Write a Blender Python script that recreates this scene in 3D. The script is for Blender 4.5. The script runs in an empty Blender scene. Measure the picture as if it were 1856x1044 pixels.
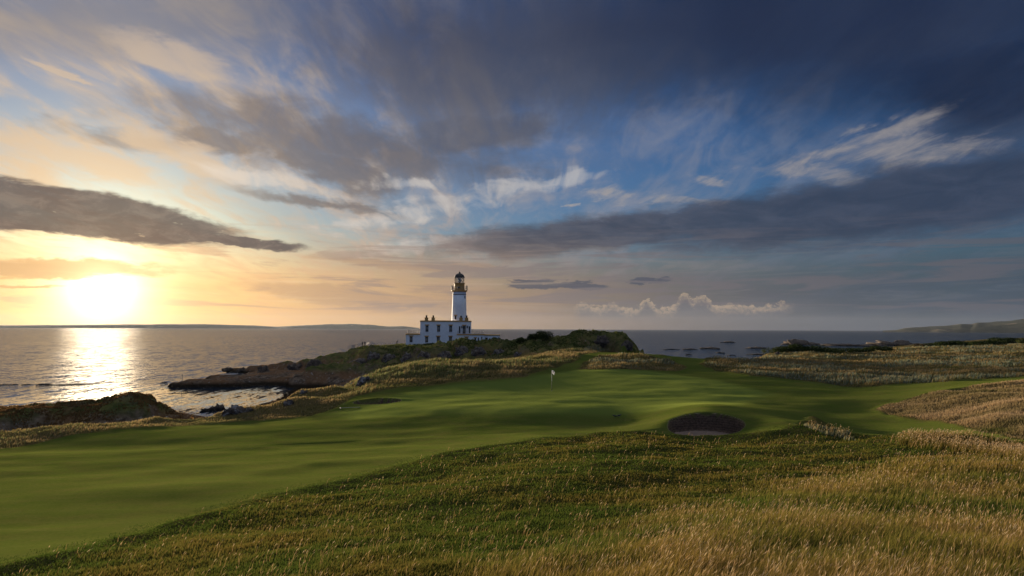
import bpy, bmesh, math, random
import numpy as np
from mathutils import Vector, Matrix, Euler

random.seed(7)
rng = np.random.default_rng(11)
C = bpy.context.scene.collection
R_ = math.radians

# ------------------------------------------------------------------ camera
CAM_Z = 16.0
F = 1237.0                     # focal length in photograph pixels (24 mm lens on a 36 mm sensor)
W, H = 1856, 1044
cam = bpy.data.cameras.new('camera')
cam.lens = 36.0 * F / W
cam.sensor_width = 36.0
cam.clip_start = 0.2
cam.clip_end = 60000
camo = bpy.data.objects.new('camera', cam)
C.objects.link(camo)
camo.location = (0, 0, CAM_Z)
CAM_M = Matrix.Rotation(R_(90 + 3.387), 4, 'X') @ Matrix.Rotation(R_(0.22), 4, 'Z')
camo.rotation_euler = CAM_M.to_euler()
bpy.context.scene.camera = camo
CM3 = np.array(CAM_M.to_3x3())

def ray(px, py):
    d = CM3 @ np.array([(px - W / 2) / F, -(py - H / 2) / F, -1.0])
    return d / np.linalg.norm(d)

# ------------------------------------------------------------------ light
SUN_D = ray(186, 524)
SUN_EL = math.asin(SUN_D[2])
SUN_AZ = math.atan2(SUN_D[0], SUN_D[1])       # clockwise from +Y
sun = bpy.data.lights.new('sun', 'SUN')
sun.energy = 5.0
sun.angle = R_(5.0)              # seen through thin cloud
sun.color = (1.0, 0.80, 0.56)
suno = bpy.data.objects.new('sun', sun)
C.objects.link(suno)
suno.rotation_euler = Vector(-SUN_D).to_track_quat('-Z', 'Y').to_euler()

sc = bpy.context.scene
sc.view_settings.view_transform = 'Standard'
sc.view_settings.look = 'None'
sc.view_settings.exposure = 1.0
sc.view_settings.gamma = 1.0
sc.cycles.max_bounces = 6
sc.cycles.transparent_max_bounces = 8
sc.cycles.volume_bounces = 0
sc.cycles.sample_clamp_indirect = 4.0
sc.cycles.sample_clamp_direct = 1.0

# ------------------------------------------------------------------ node helper
class E:
    """A socket (or a number) that can be used in arithmetic; every operation adds a Math node."""
    def __init__(s, nt, v): s.nt, s.v = nt, v
    def _m(s, op, *o):
        n = s.nt.nodes.new('ShaderNodeMath'); n.operation = op
        for i, a in enumerate((s,) + o):
            a = a.v if isinstance(a, E) else a
            if isinstance(a, (int, float)): n.inputs[i].default_value = a
            else: s.nt.links.new(a, n.inputs[i])
        return E(s.nt, n.outputs[0])
    def __add__(s, o): return s._m('ADD', o)
    __radd__ = __add__
    def __sub__(s, o): return s._m('SUBTRACT', o)
    def __rsub__(s, o): return (s * -1.0) + o
    def __mul__(s, o): return s._m('MULTIPLY', o)
    __rmul__ = __mul__
    def __truediv__(s, o): return s._m('DIVIDE', o)
    def max(s, o): return s._m('MAXIMUM', o)
    def min(s, o): return s._m('MINIMUM', o)
    def pow(s, o): return s._m('POWER', o)
    def exp(s): return s._m('EXPONENT')
    def clamp(s):
        r = s._m('ADD', 0.0); r.v.node.use_clamp = True; return r
    def step(s, a, b, lo=0.0, hi=1.0):
        n = s.nt.nodes.new('ShaderNodeMapRange'); n.interpolation_type = 'SMOOTHSTEP'
        s.nt.links.new(s.v, n.inputs['Value'])
        for k, q in (('From Min', a), ('From Max', b), ('To Min', lo), ('To Max', hi)): n.inputs[k].default_value = q
        return E(s.nt, n.outputs[0])

class NB:
    def __init__(s, nt): s.nt = nt
    def new(s, t, **kw):
        n = s.nt.nodes.new(t)
        for k, v in kw.items(): setattr(n, k, v)
        return n
    def put(s, sock, v):
        if isinstance(v, E): v = v.v
        if isinstance(v, bpy.types.NodeSocket): s.nt.links.new(v, sock)
        elif isinstance(v, (tuple, list)):
            v = tuple(v)
            sock.default_value = v + (1.0,) if sock.type == 'RGBA' and len(v) == 3 else v
        else: sock.default_value = v
    def vec(s, x, y, z=0.0):
        n = s.new('ShaderNodeCombineXYZ')
        for i, a in enumerate((x, y, z)): s.put(n.inputs[i], a)
        return n.outputs[0]
    def sep(s, v):
        n = s.new('ShaderNodeSeparateXYZ'); s.put(n.inputs[0], v)
        return [E(s.nt, o) for o in n.outputs]
    def noise(s, v, scale=1.0, detail=4.0, rough=0.55, dist=0.0, color=False):
        n = s.new('ShaderNodeTexNoise')
        s.put(n.inputs['Vector'], v)
        n.inputs['Scale'].default_value = scale; n.inputs['Detail'].default_value = detail
        n.inputs['Roughness'].default_value = rough; n.inputs['Distortion'].default_value = dist
        return n.outputs['Color'] if color else E(s.nt, n.outputs[0])
    def mix(s, f, a, b, mode='MIX'):
        n = s.new('ShaderNodeMix', data_type='RGBA', blend_type=mode)
        s.put(n.inputs[0], f); s.put(n.inputs[6], a); s.put(n.inputs[7], b)
        return n.outputs[2]
    def vm(s, op, a, b=None, scale=None):
        n = s.new('ShaderNodeVectorMath', operation=op)
        s.put(n.inputs[0], a)
        if b is not None: s.put(n.inputs[1], b)
        if scale is not None: s.put(n.inputs['Scale'], scale)
        return n.outputs['Value'] if op in ('DOT_PRODUCT', 'LENGTH') else n.outputs[0]
    def attr(s, name):
        n = s.new('ShaderNodeAttribute', attribute_name=name)
        return n
    def attr_f(s, name): return E(s.nt, s.attr(name).outputs['Fac'])

# ------------------------------------------------------------------ sky
world = bpy.data.worlds.new('World')
sc.world = world
world.use_nodes = True
nt = world.node_tree
nt.nodes.clear()
b = NB(nt)
D = b.new('ShaderNodeTexCoord').outputs['Generated']
dx, dy, dz = b.sep(D)
zc = dz.max(0.0)
A0 = dx._m('ARCTAN2', dy) * 57.2958
E0 = zc._m('ARCSINE') * 57.2958
cosang = E(nt, b.vm('DOT_PRODUCT', D, tuple(SUN_D)))
ang = cosang.min(0.99999)._m('ARCCOSINE') * 57.2958

def azel(px, py):
    d = ray(px, py)
    return math.degrees(math.atan2(d[0], d[1])), math.degrees(math.asin(d[2]))

# coordinates on a flat cloud layer, so that cloud streaks converge with distance
k = 1.0 / (zc + 0.11) if False else (zc + 0.11).pow(-1.0)
Px, Py = dx * k, dy * k

# wind-torn edges: az / el bent by fractal noise
def warped(sa, se, amp_a, amp_e, off, detail=6.0, rough=0.6):
    w = b.noise(b.vec(A0 * sa, E0 * se, off), 1.0, detail, rough, 0.3, color=True)
    wx, wy, _ = b.sep(w)
    return b.vec(A0 + (wx - 0.5) * amp_a, E0 + (wy - 0.5) * amp_e, 0.0)
AEsoft = warped(0.10, 0.22, 16.0, 5.0, 3.1)
AEfine = warped(0.16, 0.5, 6.0, 2.4, 9.7, 8.0, 0.65)
AEcum = warped(0.9, 0.9, 1.6, 1.5, 21.0, 5.0, 0.6)

def blob(ae, x1, y1, x2, y2, th, soft=1.0):
    """an elongated cloud between two directions (given where the photograph shows them); th: half thickness in pixels"""
    a1, e1 = azel(x1, y1); a2, e2 = azel(x2, y2)
    n = b.new('ShaderNodeMapping', vector_type='TEXTURE')
    b.put(n.inputs[0], ae)
    L = math.hypot(a2 - a1, e2 - e1) / 2 * 1.15
    am, em = (a1 + a2) / 2, (e1 + e2) / 2
    n.inputs['Location'].default_value = (am, em, 0)
    n.inputs['Rotation'].default_value = (0, 0, math.atan2(e2 - e1, a2 - a1))
    n.inputs['Scale'].default_value = (L, th * 0.0463 * math.cos(R_(am)), 1)
    q = E(nt, b.vm('LENGTH', n.outputs[0]))
    return q.step(1.0 + 0.5 * soft, 1.0 - 0.75 * soft)

nd = b.noise(b.vec(Px * 4.2, Py * 1.9, 13.0), 1.0, 10.0, 0.66, 0.5)
nd = nd * 0.62 + b.noise(b.vec(Px * 9.0, Py * 1.7, 19.0), 1.0, 8.0, 0.65, 1.0) * 0.38
nh = b.noise(b.vec(A0 * 0.22, E0 * 0.75, 5.0), 1.0, 9.0, 0.66, 0.6)
def edge(m, k=1.1, lo=-0.25, hi=0.35, n=None):
    """a torn edge: the soft body of a cloud cut by fractal detail"""
    return ((m - 0.5) + ((nd if n is None else n) - 0.5) * k).step(lo, hi) * m.step(0.0, 0.22)
def union(lst):
    r = lst[0]
    for x in lst[1:]: r = r.max(x)
    return r

sky = b.new('ShaderNodeTexSky', sky_type='NISHITA')
sky.sun_disc = False
sky.sun_elevation = SUN_EL
sky.sun_rotation = SUN_AZ
sky.altitude = 20
sky.air_density = 1.0; sky.dust_density = 1.5; sky.ozone_density = 2.5
SKY_K = 0.12
base = b.vm('SCALE', sky.outputs[0], scale=SKY_K)
base = b.mix(1.0, base, (0.47, 0.84, 1.45), 'MULTIPLY')

g_near = (ang * (-1 / 9.0)).exp()
g_mid = (ang * (-1 / 22.0)).exp()
g_wide = (ang * (-1 / 40.0)).exp()

# cloud colours: lit through near the sun, grey to slate away from it
thin = b.mix(g_mid, (0.13, 0.18, 0.29), (0.95, 0.70, 0.40))
thick = b.mix(g_mid, (0.020, 0.038, 0.080), (0.092, 0.087, 0.092))
veil = b.mix(g_mid, (0.055, 0.078, 0.140), (0.50, 0.45, 0.39))

# cirrus streaks and broad stratus on the cloud layer
st = b.noise(b.vec(Px * 2.2, Py * 0.9, 0.0), 1.0, 9.0, 0.62, 0.9)
st2 = b.noise(b.vec(Px * 7.0, Py * 2.0, 4.0), 1.0, 6.0, 0.6, 0.9)
br = b.noise(b.vec(Px * 0.75, Py * 0.5, 7.0), 1.0, 6.0, 0.55, 0.4)

front = dy.step(-0.2, 0.35)
col = base
cov_thin = ((st * 0.58 + st2 * 0.42).step(0.42, 0.64)) * (g_wide * 1.5 + 0.06).clamp() * (E0.step(70, 25) * 0.9 + 0.1)
col = b.mix(cov_thin, col, thin)
cov_br = br.step(0.42, 0.66) * 0.34
col = b.mix(cov_br, col, veil)

# grey bands across the top middle
m = union([blob(AEsoft, 330, 210, 900, 300, 60), blob(AEsoft, 620, 120, 1250, 90, 110),
           blob(AEsoft, 180, 235, 560, 265, 24), blob(AEsoft, 450, 250, 700, 350, 30), blob(AEsoft, 700, 260, 1000, 210, 60),
           blob(AEfine, 450, 345, 720, 388, 10)])
thk = b.mix(nd.step(0.3, 0.7), thick, b.mix(0.5, thick, veil))
col = b.mix(edge(m, 2.6, -0.55, 0.6) * 0.80, col, thk)
m = union([blob(AEsoft, 1050, -60, 2200, 40, 190), blob(AEsoft, 1500, 150, 2200, 120, 110)])
col = b.mix(m * 0.90, col, b.mix(nd.step(0.35, 0.75), (0.006, 0.014, 0.040), (0.018, 0.030, 0.068)))
m = union([blob(AEsoft, -300, 0, 560, 5, 75)])
col = b.mix(m * 0.6, col, (0.22, 0.215, 0.225))
topd = E0.step(15.0, 26.0) * A0.step(-32.0, -8.0) * E0.step(45.0, 30.0)
col = b.mix(topd * 0.52, col, (0.018, 0.030, 0.072))
# pale streaks upper left and bright torn cirrus on the right
m = union([blob(AEfine, 190, 60, 440, 150, 30), blob(AEfine, 30, 92, 190, 155, 8), blob(AEfine, 200, 215, 420, 330, 40), blob(AEfine, 0, 250, 300, 330, 30)])
col = b.mix(edge(m, 1.6, -0.2, 0.5) * 0.8, col, thin)
pale = b.mix(g_wide, (0.22, 0.225, 0.26), (0.8, 0.62, 0.4))
m = union([blob(AEsoft, 1400, 305, 1680, 200, 26), blob(AEfine, 1410, 300, 1570, 325, 26), blob(AEsoft, 1540, 295, 1840, 240, 34),
           blob(AEfine, 1230, 322, 1310, 326, 12), blob(AEfine, 1060, 345, 1140, 355, 16), blob(AEfine, 1160, 360, 1330, 372, 10),
           blob(AEfine, 1030, 372, 1050, 376, 6)])
ns = b.noise(b.vec(Px * 6.5 + Py * 1.2, Py * 2.4, 31.0), 1.0, 10.0, 0.68, 0.8)
col = b.mix(edge(m, 3.4, -0.3, 1.15, ns) * 0.70, col, pale)
m = union([blob(AEsoft, 560, 400, 860, 372, 20), blob(AEsoft, 600, 455, 960, 440, 16), blob(AEsoft, 860, 345, 1080, 325, 18), blob(AEsoft, 330, 300, 560, 350, 22), blob(AEsoft, 640, 330, 800, 345, 14)])
col = b.mix(edge(m, 2.4, -0.3, 0.9, st2) * 0.7, col, b.mix(g_wide, (0.30, 0.33, 0.40), (0.80, 0.74, 0.64)))
# long slate band rising to the right, and the murk above the right horizon
m = union([blob(AEfine, 800, 450, 1330, 395, 34), blob(AEfine, 1150, 420, 1990, 330, 62), blob(AEfine, 1500, 360, 2100, 300, 60)])
col = b.mix(edge(m, 0.9, -0.4, 0.3, nh) * 0.92, col, b.mix(nh.step(0.35, 0.7) * 0.35, thick, veil))
m = E0.step(8.5, 2.5) * (nh.step(0.25, 0.7) * 0.15 + 0.85)
murk = b.mix(g_wide.step(0.18, 0.92), (0.044, 0.070, 0.112), (0.92, 0.52, 0.22))
col = b.mix(m * 0.93, col, murk)
m = union([blob(AEfine, 1040, 560, 1430, 556, 12)])
col = b.mix(m * 0.5, col, (0.13, 0.13, 0.15))
# a row of small cumulus heads low over the horizon
lump = b.noise(b.vec(A0 * 1.5, E0 * 1.9, 41.0), 1.0, 6.0, 0.62, 0.2)
Et = (lump - 0.5) * 1.9 + 1.72
for px_, py_, w_ in ((1058, 546, 0.75), (1108, 547, 0.8), (1172, 538, 0.5), (1240, 530, 0.6), (1272, 533, 0.75), (1340, 551, 1.6), (1412, 549, 1.0)):
    a_, e_ = azel(px_, py_); u_ = (A0 - a_) * (1.0 / w_)
    Et = Et + (u_ * u_ * -1.0).exp() * (e_ - 1.72)
wn = A0.step(azel(1035, 550)[0], azel(1055, 550)[0]) * A0.step(azel(1445, 550)[0], azel(1405, 550)[0])
t_ = Et - E0
l2 = b.noise(b.vec(A0 * 3.2, E0 * 3.6, 43.0), 1.0, 5.0, 0.6, 0.4)
lit = (1.0 - t_.step(0.1, 1.0)) * (lump * 0.5 + l2 * 0.5).step(0.36, 0.58)
col = b.mix(t_.step(-0.06, 0.16) * wn * E0.step(0.4, 1.5) * 0.72, col, b.mix(lit, (0.115, 0.118, 0.142), (0.46, 0.345, 0.24)))
m = union([blob(AEfine, 930, 514, 1095, 516, 9, 0.5), blob(AEfine, 1140, 506, 1210, 507, 4, 0.5)])
col = b.mix(edge(m, 0.7, -0.2, 0.25, nh) * 0.85, col, (0.055, 0.068, 0.105))
# warm low layers left of centre
m = union([blob(AEfine, 0, 470, 300, 492, 14), blob(AEfine, 460, 515, 760, 560, 22), blob(AEfine, 700, 545, 1000, 585, 20), blob(AEfine, 740, 525, 900, 530, 7),
           blob(AEfine, 560, 470, 900, 490, 9)])
lowc = b.mix(g_mid, (0.15, 0.135, 0.150), (0.75, 0.45, 0.22))
col = b.mix(edge(m, 1.0, -0.3, 0.35, nh) * 0.7, col, lowc)
nl = b.noise(b.vec(A0 * 0.07, E0 * 0.95, 17.0), 1.0, 9.0, 0.62, 0.8)
m = nl.step(0.50, 0.60) * E0.step(0.6, 2.0) * E0.step(9.5, 5.0)
col = b.mix(m * 0.72, col, b.mix(g_near, b.mix(g_wide, (0.045, 0.060, 0.095), (0.34, 0.27, 0.25)), (0.75, 0.43, 0.20)))
m = nl.step(0.46, 0.34) * E0.step(0.8, 2.5) * E0.step(9.5, 4.0)
col = b.mix(m * 0.45, col, b.mix(g_wide.step(0.15, 0.95), (0.105, 0.125, 0.160), (0.95, 0.66, 0.36)))
# glow of the veiled sun
def addc(c, f, rgb): return b.mix(1.0, c, b.vm('SCALE', rgb, scale=f), 'ADD')
col = addc(col, g_near * 0.50, (1.0, 0.52, 0.12))
col = addc(col, (ang * (-1 / 1.6)).exp() * 5.2, (1.0, 0.82, 0.5))
# a thin orange bank across the top of the sun
m = union([blob(AEfine, -200, 470, 300, 490, 17), blob(AEfine, -100, 510, 110, 520, 5)])
col = b.mix(edge(m, 0.8, -0.3, 0.3, nh) * 0.72, col, (0.80, 0.47, 0.19))
# the dark lens cloud above the sun
m = union([blob(AEfine, -260, 320, 420, 425, 42, 0.45), blob(AEfine, 150, 395, 530, 448, 14, 0.45), blob(AEfine, -200, 385, 300, 405, 26, 0.45)])
hole = b.noise(b.vec(A0 * 0.55, E0 * 1.7, 2.0), 1.0, 5.0, 0.6).step(0.64, 0.76)
lens = b.mix(g_near, (0.085, 0.075, 0.085), (0.20, 0.130, 0.092))
lens = b.mix(b.noise(b.vec(A0 * 0.45, E0 * 1.1, 8.0), 1.0, 8.0, 0.68, 0.5).step(0.42, 0.66) * 0.6, lens, (0.27, 0.20, 0.155))
col = b.mix(edge(m, 0.45, -0.45, 0.35, nd) * 0.93 * (1.0 - hole * 0.55), col, lens)
# brighter zenith added overhead, out of view above the frame, to light the turf
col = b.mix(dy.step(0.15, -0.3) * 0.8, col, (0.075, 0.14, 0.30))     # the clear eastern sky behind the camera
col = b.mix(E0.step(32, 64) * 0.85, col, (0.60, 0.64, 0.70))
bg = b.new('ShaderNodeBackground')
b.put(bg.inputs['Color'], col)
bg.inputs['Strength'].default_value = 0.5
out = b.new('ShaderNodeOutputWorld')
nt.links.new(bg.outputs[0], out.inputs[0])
world.cycles.sampling_method = 'MANUAL'
world.cycles.sample_map_resolution = 1024

# ------------------------------------------------------------------ numpy noise
def _hash(ix, iy, seed):
    h = (ix.astype(np.int64) * 374761393 + iy.astype(np.int64) * 668265263 + seed * 974711) & 0xFFFFFFFF
    h = ((h ^ (h >> 13)) * 1274126177) & 0xFFFFFFFF
    h = (h ^ (h >> 16)) & 0xFFFFFFFF
    return h / 4294967295.0
def vnoise(x, y, seed=0):
    ix, iy = np.floor(x), np.floor(y)
    fx, fy = x - ix, y - iy
    fx = fx * fx * fx * (fx * (fx * 6 - 15) + 10); fy = fy * fy * fy * (fy * (fy * 6 - 15) + 10)
    a = _hash(ix, iy, seed); b_ = _hash(ix + 1, iy, seed); c = _hash(ix, iy + 1, seed); d = _hash(ix + 1, iy + 1, seed)
    return (a + (b_ - a) * fx) * (1 - fy) + (c + (d - c) * fx) * fy
def fbm(x, y, seed=0, oct=4, gain=0.5):
    """fractal noise, about -1 .. 1"""
    s = np.zeros_like(x, dtype=float); a = 1.0; t = 0.0
    for i in range(oct):
        s += a * (vnoise(x, y, seed + i) * 2 - 1); t += a; a *= gain
        x, y = x * 1.93 + y * 0.31 + 11.3, y * 1.93 - x * 0.31 + 4.7
    return s / t * 1.4
def ridged(x, y, seed=0, oct=4):
    s = np.zeros_like(x, dtype=float); a = 1.0; t = 0.0
    for i in range(oct):
        s += a * (1 - np.abs(vnoise(x, y, seed + i) * 2 - 1) ** 0.8); t += a; a *= 0.5
        x, y = x * 2.03 + y * 0.37 + 5.1, y * 2.03 - x * 0.37 + 9.2
    return s / t
def sstep(a, b_, x):
    t = np.clip((x - a) / (b_ - a), 0, 1); return t * t * (3 - 2 * t)

# ------------------------------------------------------------------ the lie of the land
def P(px, py, z=None, r=None):
    """a point of the land: direction as seen in the photograph, and its height above the sea or its distance"""
    d = ray(px, py); h = math.hypot(d[0], d[1])
    if r is None: r = (z - CAM_Z) / d[2] * h
    else: z = CAM_Z + d[2] / h * r
    return np.array([d[0] / h * r, d[1] / h * r, z])

land = [  # photo x, photo y, height
 (0,1044,11.0),(450,1044,12.1),(928,1044,12.5),(1400,1044,12.6),(1856,1044,12.7),
 (0,950,10.0),(300,950,10.2),(700,950,11.2),(1100,950,11.6),(1500,950,11.7),(1856,950,11.8),
 (0,880,9.2),(300,880,9.3),(600,880,9.75),(900,880,10.6),(1200,880,10.9),(1500,880,10.9),(1856,880,11.1),
 (0,830,8.3),(300,830,8.5),(600,830,8.8),(780,825,9.1),(1000,830,10.0),(1200,830,10.2),(1500,830,10.3),(1856,835,10.7),

 (1560,780,9.0),(1500,750,8.95),(1600,770,8.95),(1700,785,9.35),
 (700,770,8.35),(760,762,8.45),(900,770,8.6),(1050,764,8.75),(1150,764,8.95),(900,748,9.0),(1050,748,9.1),(780,745,8.8),
 (1000,709,9.2),(900,720,9.15),(800,722,8.95),(800,697,9.45),(950,683,9.8),(1060,670.5,10.15),(1200,673,9.95),(1150,700,9.6),
 (1250,710,9.45),(1350,690,9.6),(1400,720,9.15),(1278,733,9.95),(1200,735,9.2),(1390,742,9.5),(1480,735,9.15),
 (720,715,8.95),(650,742,8.35),(500,765,8.0),(300,785,7.9),(100,805,7.75),(0,818,7.7),
 (0,788,7.4),(150,772,7.5),(300,764,7.55),(420,754,7.75),(520,742,8.0),(600,722,8.5),(590,745,8.2),
 (700,705,9.1),(800,690,9.5),(900,675,10.0),(1000,660,10.4),(660,686,8.9),(720,667,9.55),(800,656,10.15),(900,657,10.4),(1000,653,10.7),(1045,648,10.9),
 (1120,668,10.3),(1250,655,10.25),(1100,640,11.2),(1150,643,10.3),
 (1400,680,9.7),(1500,687,9.5),(1560,703,9.2),(1700,688,9.8),(1856,683,10.2),(1560,695,9.5),
 (1600,742,9.0),(1720,709,9.9),(1856,692,10.5),(1720,760,9.3),(1856,790,10.0),(1856,740,10.4),
 (1300,660,9.9),(1400,657,9.5),(1500,652,9.3),(1700,652,9.7),(1856,648,10.3),
 (1400,645,8.8),(1550,640,8.6),(1700,632,8.6),(1856,624,9.8),(1600,631,4.0),(1700,623,5.0),(1856,616,7.5),
]
pts = [P(x, y, z=z) for x, y, z in land]
pts += [P(x, y, r=r) for x, y, r in ((900, 806, 43), (1000, 799, 43), (1100, 794, 43), (1190, 794, 43), (1278, 802, 42.3), (1370, 801, 42.3), (1480, 803, 42), (1650, 803, 41), (1856, 822, 39),
        (1203, 768, 48.9), (1353, 768, 48.9), (1278, 745.5, 51.6), (1226, 754, 50.8), (1331, 754, 50.8), (1278, 791, 46.3), (1224, 783, 47.2), (1333, 783, 47.2), (1425, 764, 49), (1400, 780, 46))]
def A(azdeg, r, z):
    a = R_(azdeg); pts.append(np.array([math.sin(a) * r, math.cos(a) * r, z]))
def Apx(px, r, z):                      # r: distance along the view axis
    a = math.atan((px - 928) / F); A(math.degrees(a), r / math.cos(a), z)
for a in (-70, -45, -20, 0, 20, 45, 70):
    for r in (2.0, 5.5): A(a, r, 12.7 + (0.1 if a > 0 else 0))
for a in (46, 60, 75):
    for r, z in ((12, 12.6), (30, 11), (60, 10.5), (100, 10.4), (160, 10.4), (300, 10), (500, 9), (800, 6)): A(a, r, z)
for a in (-46, -60, -75):
    for r, z in ((14, 11), (36, 9), (57, 7.8), (72, 7.3), (92, 2.5), (125, -2), (150, -4), (300, -5), (800, -6)): A(a, r, z)
for px, r0 in ((0, 53.5), (150, 57), (300, 60.5), (420, 65), (520, 72)):          # the bank down to the shore
    Apx(px, r0 + 2.5, 7.3 + px * 0.0012); Apx(px, r0 + 5, 6.2); Apx(px, r0 + 8, 4.4); Apx(px, r0 + 13, 2.7); Apx(px, r0 + 20, 2.2)
for px, l in ((0, ((115, -1.5), (160, -4), (400, -6))), (150, ((120, -1.5), (170, -4), (400, -6))), (310, ((122, -1.2), (150, -3), (400, -6))),
              (400, ((105, 1.6), (122, -0.6), (150, -2.5), (300, -5), (500, -6))), (470, ((110, 2.2), (138, 0.3), (160, -1.2), (190, -2), (400, -6))),
              (550, ((105, 3.0), (150, 1.0), (175, 0.2), (200, 0.6), (290, -3), (500, -6))), (620, ((92, 7.5), (105, 6.2), (125, 4.4), (150, 1.5), (185, 1.2), (215, 2.5), (300, -4))),
              (680, ((106, 8.6), (125, 6.3), (150, 3.5), (180, 4.0))), (760, ((132, 8), (152, 5), (180, 5.5), (300, -4), (500, -6))),
              (850, ((130, 9), (155, 7), (185, 7.5), (300, -4), (500, -6))), (950, ((140, 9.6), (170, 9.0), (260, -3), (500, -6))),
              (1040, ((145, 11), (170, 10.6), (225, -2), (400, -6))), (1100, ((150, 10.6), (175, 9.5), (225, -3))),
              (1180, ((150, 9.8), (168, 4), (185, -2), (300, -5), (500, -6))), (1280, ((165, 6), (190, -1.5), (300, -5), (500, -6))),
              (1350, ((190, 6), (225, -1), (320, -4), (600, -6))), (1430, ((235, 4), (280, -0.6), (400, -4), (700, -6))),
              (1500, ((195, 8.3), (235, 7.0))), (1520, ((290, 4), (345, 0.2), (450, -2), (800, -6))), (1620, ((520, 1.0), (620, -3))), (1720, ((640, 2), (740, -3))), (1856, ((760, 3), (900, -3)))):
    for r, z in l: Apx(px, r, z)
pts = np.array(pts)

def lp(x, y):
    r = np.sqrt(x * x + y * y); return np.arctan2(x, y) * 1.6, np.log(np.maximum(r, 0.5))
ka, kt = lp(pts[:, 0], pts[:, 1])
def tps_k(d2): return 0.5 * d2 * np.log(d2 + 1e-12)
n_ = len(pts)
K = tps_k((ka[:, None] - ka[None]) ** 2 + (kt[:, None] - kt[None]) ** 2) + np.eye(n_) * 3e-5
Pm = np.stack([np.ones(n_), ka, kt], 1)
sol = np.linalg.solve(np.block([[K, Pm], [Pm.T, np.zeros((3, 3))]]), np.concatenate([pts[:, 2], np.zeros(3)]))
# tabulated once on a regular (direction, log distance) grid
GA = np.linspace(-math.pi, math.pi, 1441); GT = np.linspace(math.log(1.0), math.log(1500.0), 361)
aa, tt = np.meshgrid(GA * 1.6, GT, indexing='ij')
aw = np.clip(aa, -1.35 * 1.6, 1.35 * 1.6)
tab = np.zeros(aa.size)
fa, ft = aw.ravel(), tt.ravel()
for s in range(0, aa.size, 40000):
    q = (fa[s:s + 40000, None] - ka[None]) ** 2 + (ft[s:s + 40000, None] - kt[None]) ** 2
    tab[s:s + 40000] = tps_k(q) @ sol[:n_] + sol[n_] + sol[n_ + 1] * fa[s:s + 40000] + sol[n_ + 2] * ft[s:s + 40000]
tab = np.clip(tab.reshape(aa.shape), -7, 13.2)
def base_z(x, y):
    a = np.arctan2(x, y); t = np.log(np.clip(np.sqrt(x * x + y * y), 1.0, 1499.0))
    u = (a + math.pi) / (2 * math.pi) * 1440; v = (t - GT[0]) / (GT[-1] - GT[0]) * 360
    i = np.clip(u.astype(int), 0, 1439); j = np.clip(v.astype(int), 0, 359)
    fu, fv = u - i, v - j
    return ((tab[i, j] * (1 - fu) + tab[i + 1, j] * fu) * (1 - fv) + (tab[i, j + 1] * (1 - fu) + tab[i + 1, j + 1] * fu) * fv)

def seg_field(x, y, poly):
    """distance to a polyline and the height and widths carried along it; poly rows: x, y, z, inner, outer"""
    best = np.full(x.shape, 1e9); val = [np.zeros(x.shape) for _ in range(3)]
    for p, q in zip(poly[:-1], poly[1:]):
        ex, ey = q[0] - p[0], q[1] - p[1]
        t = np.clip(((x - p[0]) * ex + (y - p[1]) * ey) / (ex * ex + ey * ey), 0, 1)
        d = np.hypot(x - p[0] - t * ex, y - p[1] - t * ey)
        m = d < best
        best = np.where(m, d, best)
        for k_ in range(3): val[k_] = np.where(m, p[2 + k_] + (q[2 + k_] - p[2 + k_]) * t, val[k_])
    return best, val
def ridge(rows):   # photo x, photo y, distance, inner half width, outer half width
    return [tuple(P(px, py, r=r / math.cos(math.atan((px - 928) / F)))) + (wi, wo) for px, py, r, wi, wo in rows]
KNOLL = ridge([(-420, 748, 92, 3, 17), (-100, 744, 93, 3, 17), (0, 741, 95, 3, 16), (60, 736, 96, 3, 16), (125, 732, 97, 3, 15), (200, 727, 99, 3, 15), (250, 717, 101, 3, 15), (285, 720, 101, 3, 14), (315, 731, 102, 1.5, 10), (342, 748, 104, 0.5, 5)])
HEAD = ridge([(668, 631, 236, 2, 10), (705, 628, 240, 8, 22), (760, 624, 242, 14, 32), (830, 624.5, 244, 14, 32), (900, 625, 236, 14, 30), (960, 624, 215, 10, 28)])
FRONT = ridge([(636, 650, 214, 1, 7), (662, 641, 213, 2, 10), (700, 634, 210, 3, 14), (735, 633, 207, 4, 20), (765, 632, 206, 4, 21), (800, 627, 205, 4, 21), (838, 623, 205, 4, 22), (868, 624, 205, 4, 22), (890, 623, 204, 4, 21), (930, 623, 200, 4, 20), (985, 620, 188, 4, 18), (1010, 622, 178, 2, 14)])
HILL2 = ridge([(1000, 620, 182, 2, 13), (1025, 612, 186, 2, 14), (1050, 613, 188, 3, 15), (1078, 605.5, 190, 3, 15), (1095, 605.5, 190, 3, 15), (1118, 607, 190, 3, 14), (1135, 617, 188, 2.5, 12), (1150, 627, 186, 2, 9), (1158, 640, 185, 1, 6)])
SPIT = ridge([(312, 697, 182, 0.6, 4), (345, 692, 186, 3, 9), (400, 688, 192, 9, 17), (460, 682, 202, 14, 24), (530, 676, 208, 17, 28), (600, 668, 208, 17, 28), (650, 660, 205, 14, 24)])
SPIT2 = ridge([(430, 668, 246, 1, 6), (475, 664, 240, 1.5, 7), (530, 658, 236, 2, 8), (570, 652, 232, 2, 9), (610, 645, 228, 2, 9)])
MOUND = ridge([(1062, 658, 116, 0.8, 4.5), (1085, 651, 119, 1.2, 6), (1120, 646.5, 122, 1.5, 6.5), (1160, 652, 122, 1, 5.5), (1200, 660, 120, 0.6, 4), (1225, 665, 118, 0.4, 3)])
DUNE = ridge([(560, 705, 86, 0.8, 7), (600, 702, 84, 1, 7)])

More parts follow.
